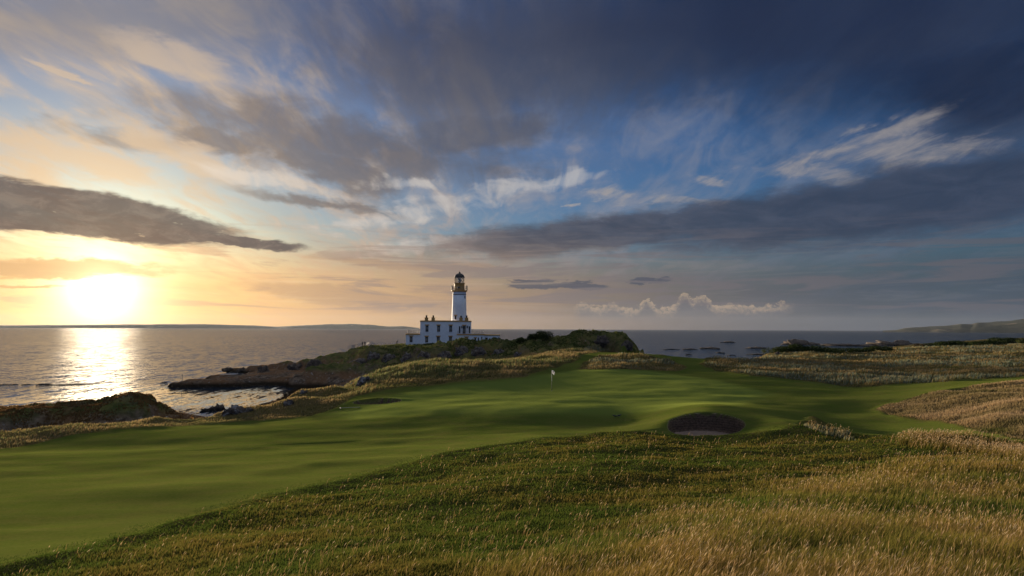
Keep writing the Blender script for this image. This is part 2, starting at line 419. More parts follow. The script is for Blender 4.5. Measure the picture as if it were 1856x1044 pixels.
def uplift(z, x, y, poly, wob=0.0, seed=0, freq=0.12):
    xx = x + fbm(x * freq, y * freq, seed, 4) * wob; yy = y + fbm(x * freq, y * freq, seed + 50, 4) * wob
    d, (zt, wi, wo) = seg_field(xx, yy, poly)
    w = sstep(0, 1, np.clip((wo - d) / (wo - wi), 0, 1))
    return z + np.maximum(zt - z, 0) * w, w

BUNKERS = [  # centre, half width, half depth, floor depth below the front lip
 dict(c=P(1278, 768, r=48.9), ax=2.55, ay=2.45, floor=8.45, rot=0.0),
 dict(c=P(683, 727.5, z=8.72), ax=2.45, ay=1.35, floor=7.75, rot=0.35),
]
def bunk_q(x, y, B):
    c = B['c']; az = math.atan2(c[0], c[1]) + B['rot']
    ex, ey = math.cos(az), -math.sin(az)
    u = ((x - c[0]) * ex + (y - c[1]) * ey) / B['ax']; v = (-(x - c[0]) * ey * -1 * -1 + (y - c[1]) * ex) / B['ay'] if False else ((x - c[0]) * math.sin(az) + (y - c[1]) * math.cos(az)) / B['ay']
    return np.sqrt(u * u + v * v), u, v

def terrain(x, y, fine=True):
    """height, rock weight, scrub weight"""
    x = np.asarray(x, float); y = np.asarray(y, float)
    z = base_z(x, y)
    r = np.hypot(x, y)
    rock = np.zeros_like(z)
    z, w = uplift(z, x, y, SPIT, 4, 3, 0.10); rock = np.maximum(rock, w)
    z, w = uplift(z, x, y, SPIT2, 2.5, 5, 0.2); rock = np.maximum(rock, w)
    z, w = uplift(z, x, y, KNOLL, 2.2, 8, 0.12); rock = np.maximum(rock, w); knoll = w
    z, w = uplift(z, x, y, HEAD, 6, 12, 0.06); head = w
    z, w = uplift(z, x, y, FRONT, 5, 15, 0.09); head = np.maximum(head, w)
    z, w = uplift(z, x, y, HILL2, 3.5, 19, 0.13); head = np.maximum(head, w)
    z, w = uplift(z, x, y, MOUND, 0.8, 23, 0.3); mound = w
    z, w = uplift(z, x, y, DUNE, 0.8, 24, 0.3)
    rock = np.maximum(rock, head)
    shore = sstep(5.5, 2.5, z) * (r > 60)
    rock = np.maximum(rock, shore * (np.arctan2(x, y) < 0.35))
    if fine:
        rk = sstep(0.05, 0.5, rock)
        n = (ridged(x * 0.085, y * 0.085, 31, 6) - 0.52) * 4.6 + (ridged(x * 0.33, y * 0.33, 33, 4) - 0.5) * 1.1 + fbm(x * 0.9, y * 0.9, 37, 3) * 0.22
        flat = (1 - 0.55 * knoll) * (1 - 0.75 * sstep(0.6, 0.98, head) * sstep(222, 230, r))
        amp = np.where(z < 3.2, 0.45, 1.0) * (0.75 + 0.25 * head) * flat
        z = z + rk * n * amp * np.clip((z + 2.5) / 3, 0.2, 1)
        z = z - 1.0 * rk * sstep(1.0, 3.0, z) * sstep(0.25, 0.0, np.abs(fbm(x * 0.16, y * 0.16, 41, 3))) * amp * 0.7
    return z, rock, head, knoll, mound

# ------------------------------------------------------------------ ground zones (outlines found on the land where the photograph shows them)
def march(px, py, z0=None):
    d = ray(px, py); h = math.hypot(d[0], d[1])
    rr = np.exp(np.linspace(math.log(6), math.log(900), 3000))
    xs, ys = d[0] / h * rr, d[1] / h * rr
    zs = terrain(xs, ys, False)[0]
    hit = np.nonzero(CAM_Z + d[2] / h * rr <= zs)[0]
    i = hit[0] if len(hit) else len(rr) - 1
    return xs[i], ys[i], zs[i]
TALL_ = [(2300, 1500), (1150, 1500), (1040, 1044), (1110, 1005), (1240, 962), (1340, 922), (1470, 890), (1590, 850), (1660, 832), (1856, 845), (2300, 850)]
def zone(lst): return np.array([march(x, y)[:2] for x, y in lst])
MOWN = zone([(-500, 1300), (-160, 1085), (0, 1031), (100, 1006), (194, 982), (300, 950), (412, 922), (520, 896), (630, 871), (720, 846), (824, 822), (900, 811), (1000, 797), (1094, 787.5),
  (1223, 791), (1280, 793), (1350, 789), (1420, 783), (1452, 768), (1475, 760), (1495, 768), (1560, 795), (1640, 797), (1720, 797), (1856, 813), (2000, 828), (2100, 815),
  (1990, 810), (1856, 797), (1790, 785), (1700, 768), (1625, 756), (1584, 742), (1650, 723), (1717, 708.5), (1856, 691), (2050, 671), (2050, 663),
  (1856, 682), (1720, 693), (1620, 697), (1560, 703), (1497, 697), (1440, 690), (1360, 683), (1300, 673), (1270, 661), (1280, 652), (1250, 648), (1200, 645), (1160, 641), (1120, 639.5), (1075, 640), (1055, 643),
  (1050, 652), (1000, 669), (950, 683), (860, 690.5), (800, 698), (760, 702), (700, 708), (650, 718), (618, 733), (600, 744), (560, 755), (400, 769), (300, 776), (100, 796), (0, 813), (-150, 836), (-500, 900)])
ISLAND = zone([(1048, 668), (1060, 655), (1085, 646), (1120, 643), (1165, 646), (1215, 654), (1245, 667), (1225, 675), (1180, 672), (1140, 670), (1100, 671), (1065, 671)])
NEARR = zone([(1584, 742), (1650, 723), (1717, 708.5), (1856, 691), (2050, 671), (2100, 815), (1990, 810), (1856, 797), (1790, 785), (1700, 768), (1625, 756)])
CLUMP = zone([(1440, 772), (1470, 757), (1500, 765), (1575, 795), (1560, 806), (1480, 792)])
CREAM = zone([(1620, 808), (1640, 795), (1760, 797), (1880, 812), (2050, 830), (2050, 880), (1856, 850), (1740, 826)])
TALL = zone(TALL_)
GREEN = zone([(600, 752), (740, 712), (860, 692), (950, 684), (1050, 671), (1180, 674), (1300, 690), (1400, 715), (1330, 733), (1200, 742), (1080, 752), (900, 752), (760, 752), (640, 762)])

def sdf(x, y, poly):
    """signed distance to an outline, positive inside"""
    shp = x.shape; x = x.ravel(); y = y.ravel()
    lo, hi = poly.min(0) - 6, poly.max(0) + 6
    out_ = np.full(x.shape, -9.0)
    sel = np.nonzero((x > lo[0]) & (x < hi[0]) & (y > lo[1]) & (y < hi[1]))[0]
    X, Y = x[sel], y[sel]
    d = np.full(X.shape, 1e9); ins = np.zeros(X.shape, bool)
    for p, q in zip(poly, np.roll(poly, -1, 0)):
        e = q - p; L = e @ e + 1e-9
        t = np.clip(((X - p[0]) * e[0] + (Y - p[1]) * e[1]) / L, 0, 1)
        d = np.minimum(d, (X - p[0] - t * e[0]) ** 2 + (Y - p[1] - t * e[1]) ** 2)
        c = (p[1] > Y) != (q[1] > Y)
        ins ^= c & (X < (q[0] - p[0]) * (Y - p[1]) / (q[1] - p[1] + 1e-12) + p[0])
    out_[sel] = np.where(ins, 1, -1) * np.sqrt(d)
    return out_.reshape(shp)

def land_at(x, y):
    """finished surface: height and the masks used by the materials and the planting"""
    z, rock, head, knoll, mound = terrain(x, y)
    r = np.hypot(x, y)
    wob = fbm(x * 0.35, y * 0.35, 61, 3) * 0.35 + fbm(x * 1.6, y * 1.6, 62, 2) * 0.10
    mown = np.minimum(sdf(x, y, MOWN), -sdf(x, y, ISLAND)) + wob
    mk = sstep(-0.5, 0.7, mown)
    rough = (1 - mk) * (1 - sstep(0.05, 0.4, rock))
    # hummocks in the rough, gentle swells in the mown turf
    z = z + rough * (fbm(x * 0.22, y * 0.22, 71, 4) * np.clip(0.10 + r * 0.0028, 0.1, 0.45) + fbm(x * 1.1, y * 1.1, 75, 3) * 0.045)
    z = z + mk * (fbm(x * 0.09, y * 0.13, 81, 3) * np.where(r < 48, 0.20, 0.14) + fbm(x * 0.4, y * 0.4, 85, 2) * 0.018)
    lip = sstep(-1.3, -0.1, mown) * sstep(0.9, -0.1, mown)
    z = z + lip * 0.05
    bun = np.full(z.shape, 9.0); 
    for B in BUNKERS:
        q, u, v = bunk_q(x, y, B)
        q = q + fbm(x * 0.9, y * 0.9, 91, 2) * 0.03
        near = q < 1.9
        if not near.any(): continue
        z = np.where(near, z + 0.10 * sstep(1.7, 1.05, q) * sstep(-0.3, 0.6, v), z)
        w = sstep(1.0, 0.86, q)
        fl = B['floor'] + 0.35 * np.clip(q, 0, 1) ** 2 + 0.12 * v
        z = np.where(near, z * (1 - w) + np.minimum(fl, z) * w, z)
        bun = np.minimum(bun, q)
    return z, rock, head, knoll, mound, mown, bun

# ------------------------------------------------------------------ mesh helpers
def mesh_np(name, co, faces_flat, loops_per_face, smooth=True):
    me = bpy.data.meshes.new(name)
    me.vertices.add(len(co)); me.vertices.foreach_set('co', np.ascontiguousarray(co, np.float32).ravel())
    n = len(faces_flat); me.loops.add(n); me.loops.foreach_set('vertex_index', np.ascontiguousarray(faces_flat, np.int32))
    lpf = np.ascontiguousarray(loops_per_face, np.int32)
    st_ = np.concatenate([[0], np.cumsum(lpf)[:-1]]).astype(np.int32)
    me.polygons.add(len(lpf)); me.polygons.foreach_set('loop_start', st_); me.polygons.foreach_set('loop_total', lpf)
    me.polygons.foreach_set('use_smooth', np.full(len(lpf), smooth))
    me.update(calc_edges=True)
    return me
def fattr(me, name, v):
    a = me.attributes.new(name, 'FLOAT', 'POINT'); a.data.foreach_set('value', np.ascontiguousarray(v, np.float32))
def cattr(me, name, rgb):
    a = me.attributes.new(name, 'FLOAT_COLOR', 'POINT')
    c = np.ones((len(rgb), 4), np.float32); c[:, :3] = rgb; a.data.foreach_set('color', c.ravel())
def tag(o, label=None, cat=None, group=None, kind=None):
    if label: o['label'] = label
    if cat: o['category'] = cat
    if group: o['group'] = group
    if kind: o['kind'] = kind
    return o
def link(name, me, m=None, parent=None):
    o = bpy.data.objects.new(name, me); C.objects.link(o)
    if m is not None: me.materials.append(m)
    if parent is not None: o.parent = parent
    return o

def material(name):
    m = bpy.data.materials.new(name); m.use_nodes = True
    m.node_tree.nodes.clear()
    return m, NB(m.node_tree)
def finish(nb, shader):
    o = nb.new('ShaderNodeOutputMaterial'); nb.nt.links.new(shader, o.inputs['Surface'])
def principled(nb, color, rough=0.8, normal=None, spec=0.3, **kw):
    p = nb.new('ShaderNodeBsdfPrincipled')
    nb.put(p.inputs['Base Color'], color); nb.put(p.inputs['Roughness'], rough)
    p.inputs['Specular IOR Level'].default_value = spec
    if normal is not None: nb.put(p.inputs['Normal'], normal)
    for k_, v in kw.items(): nb.put(p.inputs[k_], v)
    return p.outputs[0]
def bump(nb, h, dist, strength=1.0, normal=None):
    n = nb.new('ShaderNodeBump'); nb.put(n.inputs['Height'], h)
    n.inputs['Distance'].default_value = dist; n.inputs['Strength'].default_value = strength
    if normal is not None: nb.put(n.inputs['Normal'], normal)
    return n.outputs[0]
def coords(nb): return nb.new('ShaderNodeNewGeometry').outputs['Position']
def blade_normal(nb, pos, amount, scale=60.0):
    """the turned faces of countless small blades: normals scattered about the surface's own"""
    n = nb.new('ShaderNodeTexWhiteNoise', noise_dimensions='3D')
    nb.put(n.inputs['Vector'], nb.vm('SCALE', pos, scale=scale))
    v = nb.vm('SCALE', nb.vm('SUBTRACT', n.outputs['Color'], (0.5, 0.5, 0.42)), scale=2.0 * amount)
    return nb.vm('NORMALIZE', nb.vm('ADD', nb.new('ShaderNodeNewGeometry').outputs['Normal'], v))

# ------------------------------------------------------------------ ground materials
def land_material():
    m, nb = material('land')
    pos = coords(nb)
    px, py, pz = nb.sep(pos)
    flat = nb.vec(px, py, 0.0)
    mown = nb.attr_f('mown'); rock = nb.attr_f('rock'); gold = nb.attr_f('gold'); green = nb.attr_f('green'); sand = nb.attr_f('sand'); scrub = nb.attr_f('scrub')
    big = nb.noise(flat, 0.11, 4, 0.55); mid = nb.noise(flat, 0.7, 5, 0.6); fine = nb.noise(pos, 9.0, 5, 0.65); tiny = nb.noise(pos, 45.0, 3, 0.6)
    # mown turf
    turf = nb.mix(big.step(0.3, 0.7), (0.080, 0.108, 0.018), (0.118, 0.135, 0.027))
    turf = nb.mix(mid.step(0.40, 0.70) * 0.55, turf, (0.135, 0.118, 0.034))
    turf = nb.mix(nb.noise(flat, 2.6, 4, 0.7).step(0.60, 0.72) * 0.5, turf, (0.045, 0.085, 0.014))
    turf = nb.mix(nb.noise(nb.vec(px * 0.35 + py * 0.1, py * 1.5, 6.0), 1.0, 6, 0.7).step(0.48, 0.68) * 0.55, turf, (0.135, 0.140, 0.036))
    turf = nb.mix((fine * 0.6 + tiny * 0.4).step(0.42, 0.68) * 0.6, turf, (0.045, 0.080, 0.012))
    turf = nb.mix(green * 0.7, turf, (0.118, 0.150, 0.030))
    # rough between the blades
    rg = nb.mix((mid * 0.6 + fine * 0.4).step(0.35, 0.65), (0.050, 0.066, 0.016), (0.115, 0.092, 0.030))
    rgold = nb.mix(fine.step(0.3, 0.7), (0.13, 0.095, 0.035), (0.24, 0.17, 0.07))
    rg = nb.mix(gold, rg, rgold)
    # rock with lichen
    rn = nb.noise(pos, 0.8, 6, 0.65); ln = nb.noise(pos, 1.3, 5, 0.7); hue = nb.noise(pos, 0.14, 3, 0.5)
    rk = nb.mix(rn.step(0.3, 0.7), (0.032, 0.025, 0.020), (0.21, 0.155, 0.11))
    rk = nb.mix(hue.step(0.36, 0.6) * 0.75, rk, (0.17, 0.088, 0.040))
    up = nb.sep(nb.new('ShaderNodeNewGeometry').outputs['Normal'])[2]
    grassy = up.step(0.62, 0.9) * pz.step(3.0, 5.0) * (nb.noise(pos, 0.3, 4, 0.6)).step(0.3, 0.55)
    grassy = grassy.max(scrub * nb.noise(pos, 0.35, 4, 0.6).step(0.28, 0.55))
    veg = nb.mix(nb.noise(pos, 0.5, 5, 0.65).step(0.3, 0.7), (0.038, 0.060, 0.016), (0.150, 0.135, 0.042))
    rk = nb.mix((1.0 - grassy) * ln.step(0.60, 0.68) * 0.8, rk, (0.42, 0.41, 0.40))
    rk = nb.mix(pz.step(1.6, 0.5), rk, (0.020, 0.015, 0.010))
    rk = nb.mix(grassy, rk, veg)
    c = nb.mix(mown, rg, turf)
    c = nb.mix(rock, c, rk)
    sd = nb.mix(nb.noise(pos, 3.0, 5, 0.6), (0.23, 0.160, 0.125), (0.34, 0.245, 0.195))
    # stacked turf face of the bunkers
    lay = E(nb.nt, pz.v) * 38.0 + nb.noise(pos, 2.5, 5, 0.7) * 9.0
    face = nb.mix((lay._m('SINE') * 0.22 + (nb.noise(pos, 7.0, 5, 0.7) - 0.5) * 3.0).step(-0.9, 0.9), (0.055, 0.037, 0.028), (0.165, 0.108, 0.080))
    sd = nb.mix(up.step(0.93, 0.78), sd, face)
    c = nb.mix(sand, c, sd)
    bl = blade_normal(nb, pos, 0.62)
    h = fine * 0.5 + tiny * 0.25 + mid * 0.6
    nb_soft = bump(nb, h, 0.12, 0.5, bl)
    hr = nb.noise(pos, 0.9, 8, 0.7)
    nrock = bump(nb, hr, 1.1, 0.9)
    nn = nb.new('ShaderNodeMix', data_type='VECTOR'); nb.put(nn.inputs[0], rock.max(sand)); nb.put(nn.inputs[4], nb_soft); nb.put(nn.inputs[5], nrock)
    df = nb.new('ShaderNodeBsdfDiffuse'); nb.put(df.inputs['Color'], c); nb.put(df.inputs['Normal'], nn.outputs[1])
    tl = nb.new('ShaderNodeBsdfTranslucent'); nb.put(tl.inputs['Color'], c); nb.put(tl.inputs['Normal'], nn.outputs[1])
    ms = nb.new('ShaderNodeMixShader'); nb.put(ms.inputs[0], (1.0 - rock.max(sand)) * 0.30)
    nb.nt.links.new(df.outputs[0], ms.inputs[1]); nb.nt.links.new(tl.outputs[0], ms.inputs[2])
    sh = nb.new('ShaderNodeBsdfSheen'); nb.put(sh.inputs['Color'], nb.vm('SCALE', nb.mix(mown, (0.0, 0.0, 0.0), nb.mix(0.40, c, (0.120, 0.142, 0.028))), scale=green * 0.62 + 0.36)); nb.put(sh.inputs['Roughness'], 0.55)
    ad = nb.new('ShaderNodeAddShader'); nb.nt.links.new(ms.outputs[0], ad.inputs[0]); nb.nt.links.new(sh.outputs[0], ad.inputs[1])
    finish(nb, ad.outputs[0])
    return m
M_LAND = land_material()

# ------------------------------------------------------------------ the land mesh
def spaced(lo, hi, dens, n):
    g = np.linspace(lo, hi, 6000); w = dens(g); cdf = np.concatenate([[0], np.cumsum((w[1:] + w[:-1]) / 2)]); cdf /= cdf[-1]
    return np.interp(np.linspace(0, 1, n), cdf, g)
def adens(a):
    d = np.where(np.abs(a) < R_(44), 1.0, np.where(np.abs(a) < R_(75), 0.25, 0.03))
    for B in BUNKERS:
        a0 = math.atan2(B['c'][0], B['c'][1]); d = d + 1.6 * np.exp(-((a - a0) / R_(3.2)) ** 2)
    return d + 0.5 * np.exp(-((a - R_(-6)) / R_(14)) ** 2)
def rdens(t):
    r = np.exp(t)
    return 1.0 + 2.0 * np.exp(-((r - 50) / 5.0) ** 2) + 1.6 * np.exp(-((r - 68) / 4.0) ** 2) + 1.3 * np.exp(-((r - 205) / 30.0) ** 2) + 0.8 * np.exp(-((r - 100) / 14.0) ** 2)
NA, NR = 1300, 880
az_ = spaced(-math.pi, math.pi, adens, NA); rr_ = np.exp(spaced(math.log(1.5), math.log(1400), rdens, NR))
ga, gr = np.meshgrid(az_, rr_, indexing='ij')
gx, gy = np.sin(ga) * gr, np.cos(ga) * gr
gz, g_rock, g_head, g_knoll, g_mound, g_mown, g_bun = land_at(gx, gy)
gz[np.abs(ga) > R_(100)] = np.maximum(gz, 6.0)[np.abs(ga) > R_(100)]
g_mk = sstep(-0.25, 0.35, g_mown)
g_rk = sstep(0.06, 0.35, g_rock + fbm(gx * 0.4, gy * 0.4, 95, 3) * 0.12)
g_gold = np.clip(sstep(-0.4, 0.6, sdf(gx, gy, NEARR)) * 0.9 + sstep(44, 70, gr) * (0.55 + 0.5 * fbm(gx * 0.05, gy * 0.05, 98, 3)), 0, 1)
g_green = sstep(-1.5, 1.5, sdf(gx, gy, GREEN))
g_sand = sstep(1.02, 0.97, g_bun)
g_scrub = np.clip(g_head, 0, 1)
idx = np.arange(NA * NR).reshape(NA, NR)
quads = np.stack([idx[:-1, :-1], idx[1:, :-1], idx[1:, 1:], idx[:-1, 1:]], -1).reshape(-1, 4)[:, ::-1]
fc = lambda g: g.ravel()[quads].mean(1)
f_bun = fc(g_bun) < 1.0; f_mown = (fc(g_mk) > 0.5) & ~f_bun; f_rock = (fc(g_rk) > 0.5) & ~f_bun & ~f_mown
co_all = np.stack([gx, gy, gz], -1).reshape(-1, 3)
att = dict(mown=g_mk, rock=g_rk * (1 - g_mk), gold=g_gold, green=g_green, sand=g_sand, scrub=g_scrub)
dzr = np.gradient(gz, axis=1) / np.gradient(gr, axis=1); dza = np.gradient(gz, axis=0) / (np.gradient(ga, axis=0) * gr)
g_slope = np.hypot(dzr, dza)
def land_piece(name, sel, label, cat, kind=None, group=None):
    q = quads[sel]; used, inv = np.unique(q, return_inverse=True)
    me = mesh_np(name, co_all[used], inv.ravel(), np.full(len(q), 4))
    for k_, v in att.items(): fattr(me, k_, v.ravel()[used])
    return tag(link(name, me, M_LAND), label, cat, group, kind)
fcx, fcy = fc(gx), fc(gy)
land_piece('mown_turf', f_mown, 'smooth mown green and fairway turf running up to the flagstick', 'golf green', 'structure')
land_piece('ground', ~(f_bun | f_mown | f_rock), 'rough grassy ground around the mown turf', 'rough ground', 'structure')
land_piece('rocky_shore_terrain', f_rock, 'dark rocky headland and shore between the course and the sea', 'rocky shore', 'structure')
land_piece('bunker', f_bun & (fcx > 0), 'round deep sand bunker with a dark turf-stacked face below the near crest', 'bunker', None)
land_piece('bunker', f_bun & (fcx < 0), 'narrow dark bunker slit at the edge of the green near the shore rough', 'bunker', None)

# ------------------------------------------------------------------ sea
def sea():
    m, nb = material('sea_water')
    pos = coords(nb)
    x, y, z = nb.sep(pos)
    q = nb.vec(x * 0.8 + y * 0.3, y * 0.8 - x * 0.3, 0.0)
    w1 = nb.noise(nb.vm('MULTIPLY', q, (0.10, 0.22, 1)), 1.0, 4, 0.55, 0.3)
    w2 = nb.noise(nb.vm('MULTIPLY', q, (0.5, 0.9, 1)), 1.0, 5, 0.62, 0.4)
    w3 = nb.noise(nb.vm('MULTIPLY', q, (0.016, 0.03, 1)), 1.0, 3, 0.5, 0.2)
    calm = nb.attr_f('calm')
    s1 = nb.noise(nb.vm('MULTIPLY', nb.vec(x, y, 0.0), (0.50, 0.085, 1)), 1.0, 8, 0.70, 0.4, color=True)
    s2 = nb.noise(nb.vm('MULTIPLY', q, (1.3, 0.7, 1)), 1.0, 4, 0.7, 0.2, color=True)
    s1 = nb.mix(0.4, s1, s2)
    amp = nb.vec(*[k_ * (1.0 - calm * 0.88) for k_ in (2.0, 4.2)], 0.0)
    sl = nb.vm('MULTIPLY', nb.vm('SUBTRACT', s1, (0.5, 0.5, 0.5)), amp)
    n = nb.vm('NORMALIZE', nb.vm('ADD', sl, (0.0, 0.0, 1.0)))
    c = nb.mix(w3, (0.014, 0.028, 0.044), (0.026, 0.046, 0.068))
    foam = nb.attr_f('foam') * (nb.noise(nb.vm('MULTIPLY', q, (0.5, 1.1, 1)), 1.0, 5, 0.7)).step(0.52, 0.62)
    c = nb.mix(foam, c, (0.62, 0.64, 0.66))
    wind = nb.noise(nb.vec(x * 0.004, y * 0.0016, 2.0), 1.0, 4, 0.6).step(0.3, 0.7)
    df = nb.new('ShaderNodeBsdfDiffuse'); nb.put(df.inputs['Color'], c)
    gs = nb.new('ShaderNodeBsdfGlossy'); nb.put(gs.inputs['Roughness'], (1.0 - calm * 0.3) * (wind * 0.05 + 0.045) + foam * 0.4); nb.put(gs.inputs['Normal'], n)
    fr = nb.new('ShaderNodeFresnel'); fr.inputs['IOR'].default_value = 1.33; nb.put(fr.inputs['Normal'], n)
    wgt = (E(nb.nt, fr.outputs[0]) * 0.85).min(calm * 0.25 + 0.38)        # a ruffled sea never reaches the mirror's grazing reflectance
    ms = nb.new('ShaderNodeMixShader'); nb.put(ms.inputs[0], wgt * (1.0 - foam * 0.8))
    nb.nt.links.new(df.outputs[0], ms.inputs[1]); nb.nt.links.new(gs.outputs[0], ms.inputs[2]); finish(nb, ms.outputs[0])
    a = spaced(-math.pi, math.pi, lambda a: np.where(np.abs(a) < R_(50), 1.0, 0.15), 520)
    r = np.concatenate([[0.5, 40], np.exp(np.linspace(math.log(70), math.log(13500), 330))])
    A_, R2 = np.meshgrid(a, r, indexing='ij')
    X, Y = np.sin(A_) * R2, np.cos(A_) * R2
    i = np.arange(X.size).reshape(X.shape)
    qd = np.stack([i[:-1, :-1], i[1:, :-1], i[1:, 1:], i[:-1, 1:]], -1).reshape(-1, 4)[:, ::-1]
    me = mesh_np('sea', np.stack([X, Y, np.zeros_like(X)], -1).reshape(-1, 3), qd.ravel(), np.full(len(qd), 4))
    zz = terrain(X, Y, False)[0]
    fattr(me, 'foam', (sstep(-0.75, -0.1, zz) * (R2 < 900) * (R2 > 240)).ravel())
    cx, cy, _ = P(420, 715, z=0.0)
    fattr(me, 'calm', sstep(48, 20, np.hypot((X - cx) * 0.8, Y - cy)).ravel())
    tag(link('sea', me, m), 'grey rippled sea with the low sun glittering on it', 'sea', None, 'structure')
sea()

# ------------------------------------------------------------------ far shores
def far_hill(name, rows, label, m, depth, thick):
    """a long hill from its skyline (photo x, photo y) at about one distance, rising from the water with a back slope"""
    nx, ny = 260, 18
    px = np.linspace(rows[0][0], rows[-1][0], nx); py = np.interp(px, [r[0] for r in rows], [r[1] for r in rows])
    co = []
    for i in range(nx):
        t = P(px[i], py[i], r=depth)
        u = t[:2] / np.hypot(*t[:2])
        for j in range(ny):
            s = j / (ny - 1)
            off = (s - 0.55) * thick
            hgt = math.sin(min(s / 0.55, 1) * math.pi / 2) ** 0.8 if s <= 0.55 else math.cos((s - 0.55) / 0.45 * math.pi / 2)
            nz = 0.0 if s in (0.0, 1.0) else float(fbm(np.array([i * 0.13]), np.array([j * 0.6]), 5, 3)[0]) * 0.07 * max(t[2], 0) * (1 if j != 10 else 0.3)
            co.append((t[0] + u[0] * off, t[1] + u[1] * off, max(t[2], 0) * hgt + nz - 0.3))
    i = np.arange(nx * ny).reshape(nx, ny)
    qd = np.stack([i[:-1, :-1], i[1:, :-1], i[1:, 1:], i[:-1, 1:]], -1).reshape(-1, 4)[:, ::-1]
    me = mesh_np(name, np.array(co), qd.ravel(), np.full(len(qd), 4))
    return tag(link(name, me, m), label, 'hill', None, 'structure')
mh, nb = material('far_fields')
pos = coords(nb)
x, y, z = nb.sep(pos)
f1 = nb.noise(nb.vec(x * 0.002, y * 0.0011, 0), 1.0, 4, 0.6)
c = nb.mix(f1.step(0.42, 0.5), (0.022, 0.030, 0.024), (0.045, 0.048, 0.032))
c = nb.mix(nb.noise(nb.vec(x * 0.003, y * 0.0016, 3), 1.0, 3, 0.5).step(0.62, 0.65), c, (0.16, 0.13, 0.085))
c = nb.mix(nb.noise(pos, 0.012, 5, 0.7).step(0.52, 0.62) * 0.8, c, (0.014, 0.020, 0.012))
finish(nb, principled(nb, c, 0.9, None, 0.1))
far_hill('hill', [(1600, 599), (1625, 598), (1640, 594.5), (1680, 592), (1712, 590.5), (1738, 587.5), (1742, 587), (1760, 587.5), (1768, 585.5), (1772, 585), (1800, 583.5), (1830, 581), (1856, 578), (1930, 570), (2050, 566), (2300, 572)],
         'dark farmland hill sloping down to the sea on the far side of the bay', mh, 6500, 1800)
far_hill('hill', [(-500, 594), (-250, 590), (-60, 589.5), (0, 589.2), (60, 589), (150, 588.3), (230, 587.8), (300, 587.4), (370, 587.2), (420, 588.8), (460, 590), (490, 591.5), (520, 593)],
         'low hazy hill along the horizon below the setting sun', mh, 11500, 1500)
far_hill('hill', [(470, 594), (520, 591), (560, 589), (600, 587.5), (640, 587), (670, 588.5), (700, 591.5), (730, 591), (760, 594.5)],
         'faint hazy island on the horizon beside the lighthouse', mh, 11800, 1500)

# ------------------------------------------------------------------ plain materials
def paint(name, rgb, rough=0.6, var=0.12, scale=1.5, spec=0.3, metallic=0.0):
    m, nb = material(name)
    pos = coords(nb)
    n = nb.noise(pos, scale, 5, 0.6)
    c = nb.mix(n.step(0.25, 0.75), tuple(v * (1 - var) for v in rgb), tuple(min(1, v * (1 + var)) for v in rgb))
    finish(nb, principled(nb, c, rough, bump(nb, nb.noise(pos, 18.0, 3, 0.6), 0.01, 0.3), spec, Metallic=metallic))
    return m
M_WHITE = paint('white_render', (0.74, 0.75, 0.77), 0.7, 0.06)
M_OCHRE = paint('ochre_paint', (0.46, 0.25, 0.065), 0.6, 0.12)
M_BLACK = paint('black_paint', (0.018, 0.018, 0.020), 0.45, 0.2)
M_GREY = paint('grey_metal', (0.16, 0.17, 0.18), 0.5, 0.15)
M_LEAD = paint('roof_lead', (0.12, 0.125, 0.14), 0.7, 0.2)
M_BAR = paint('glazing_bar', (0.45, 0.45, 0.44), 0.5, 0.05)
mg, nb = material('window_glass'); finish(nb, principled(nb, (0.012, 0.013, 0.016), 0.06, None, 0.5)); M_GLASS = mg
mg, nb = material('lantern_glass')
g_ = nb.new('ShaderNodeBsdfGlossy'); g_.inputs['Roughness'].default_value = 0.05
t_ = nb.new('ShaderNodeBsdfTransparent'); t_.inputs['Color'].default_value = (0.95, 0.97, 0.97, 1)
mx = nb.new('ShaderNodeMixShader'); mx.inputs[0].default_value = 0.12
nb.nt.links.new(t_.outputs[0], mx.inputs[1]); nb.nt.links.new(g_.outputs[0], mx.inputs[2]); finish(nb, mx.outputs[0]); M_CLEAR = mg
mg, nb = material('lens_glass'); finish(nb, principled(nb, (0.30, 0.33, 0.31), 0.15, None, 0.5)); M_LENS = mg

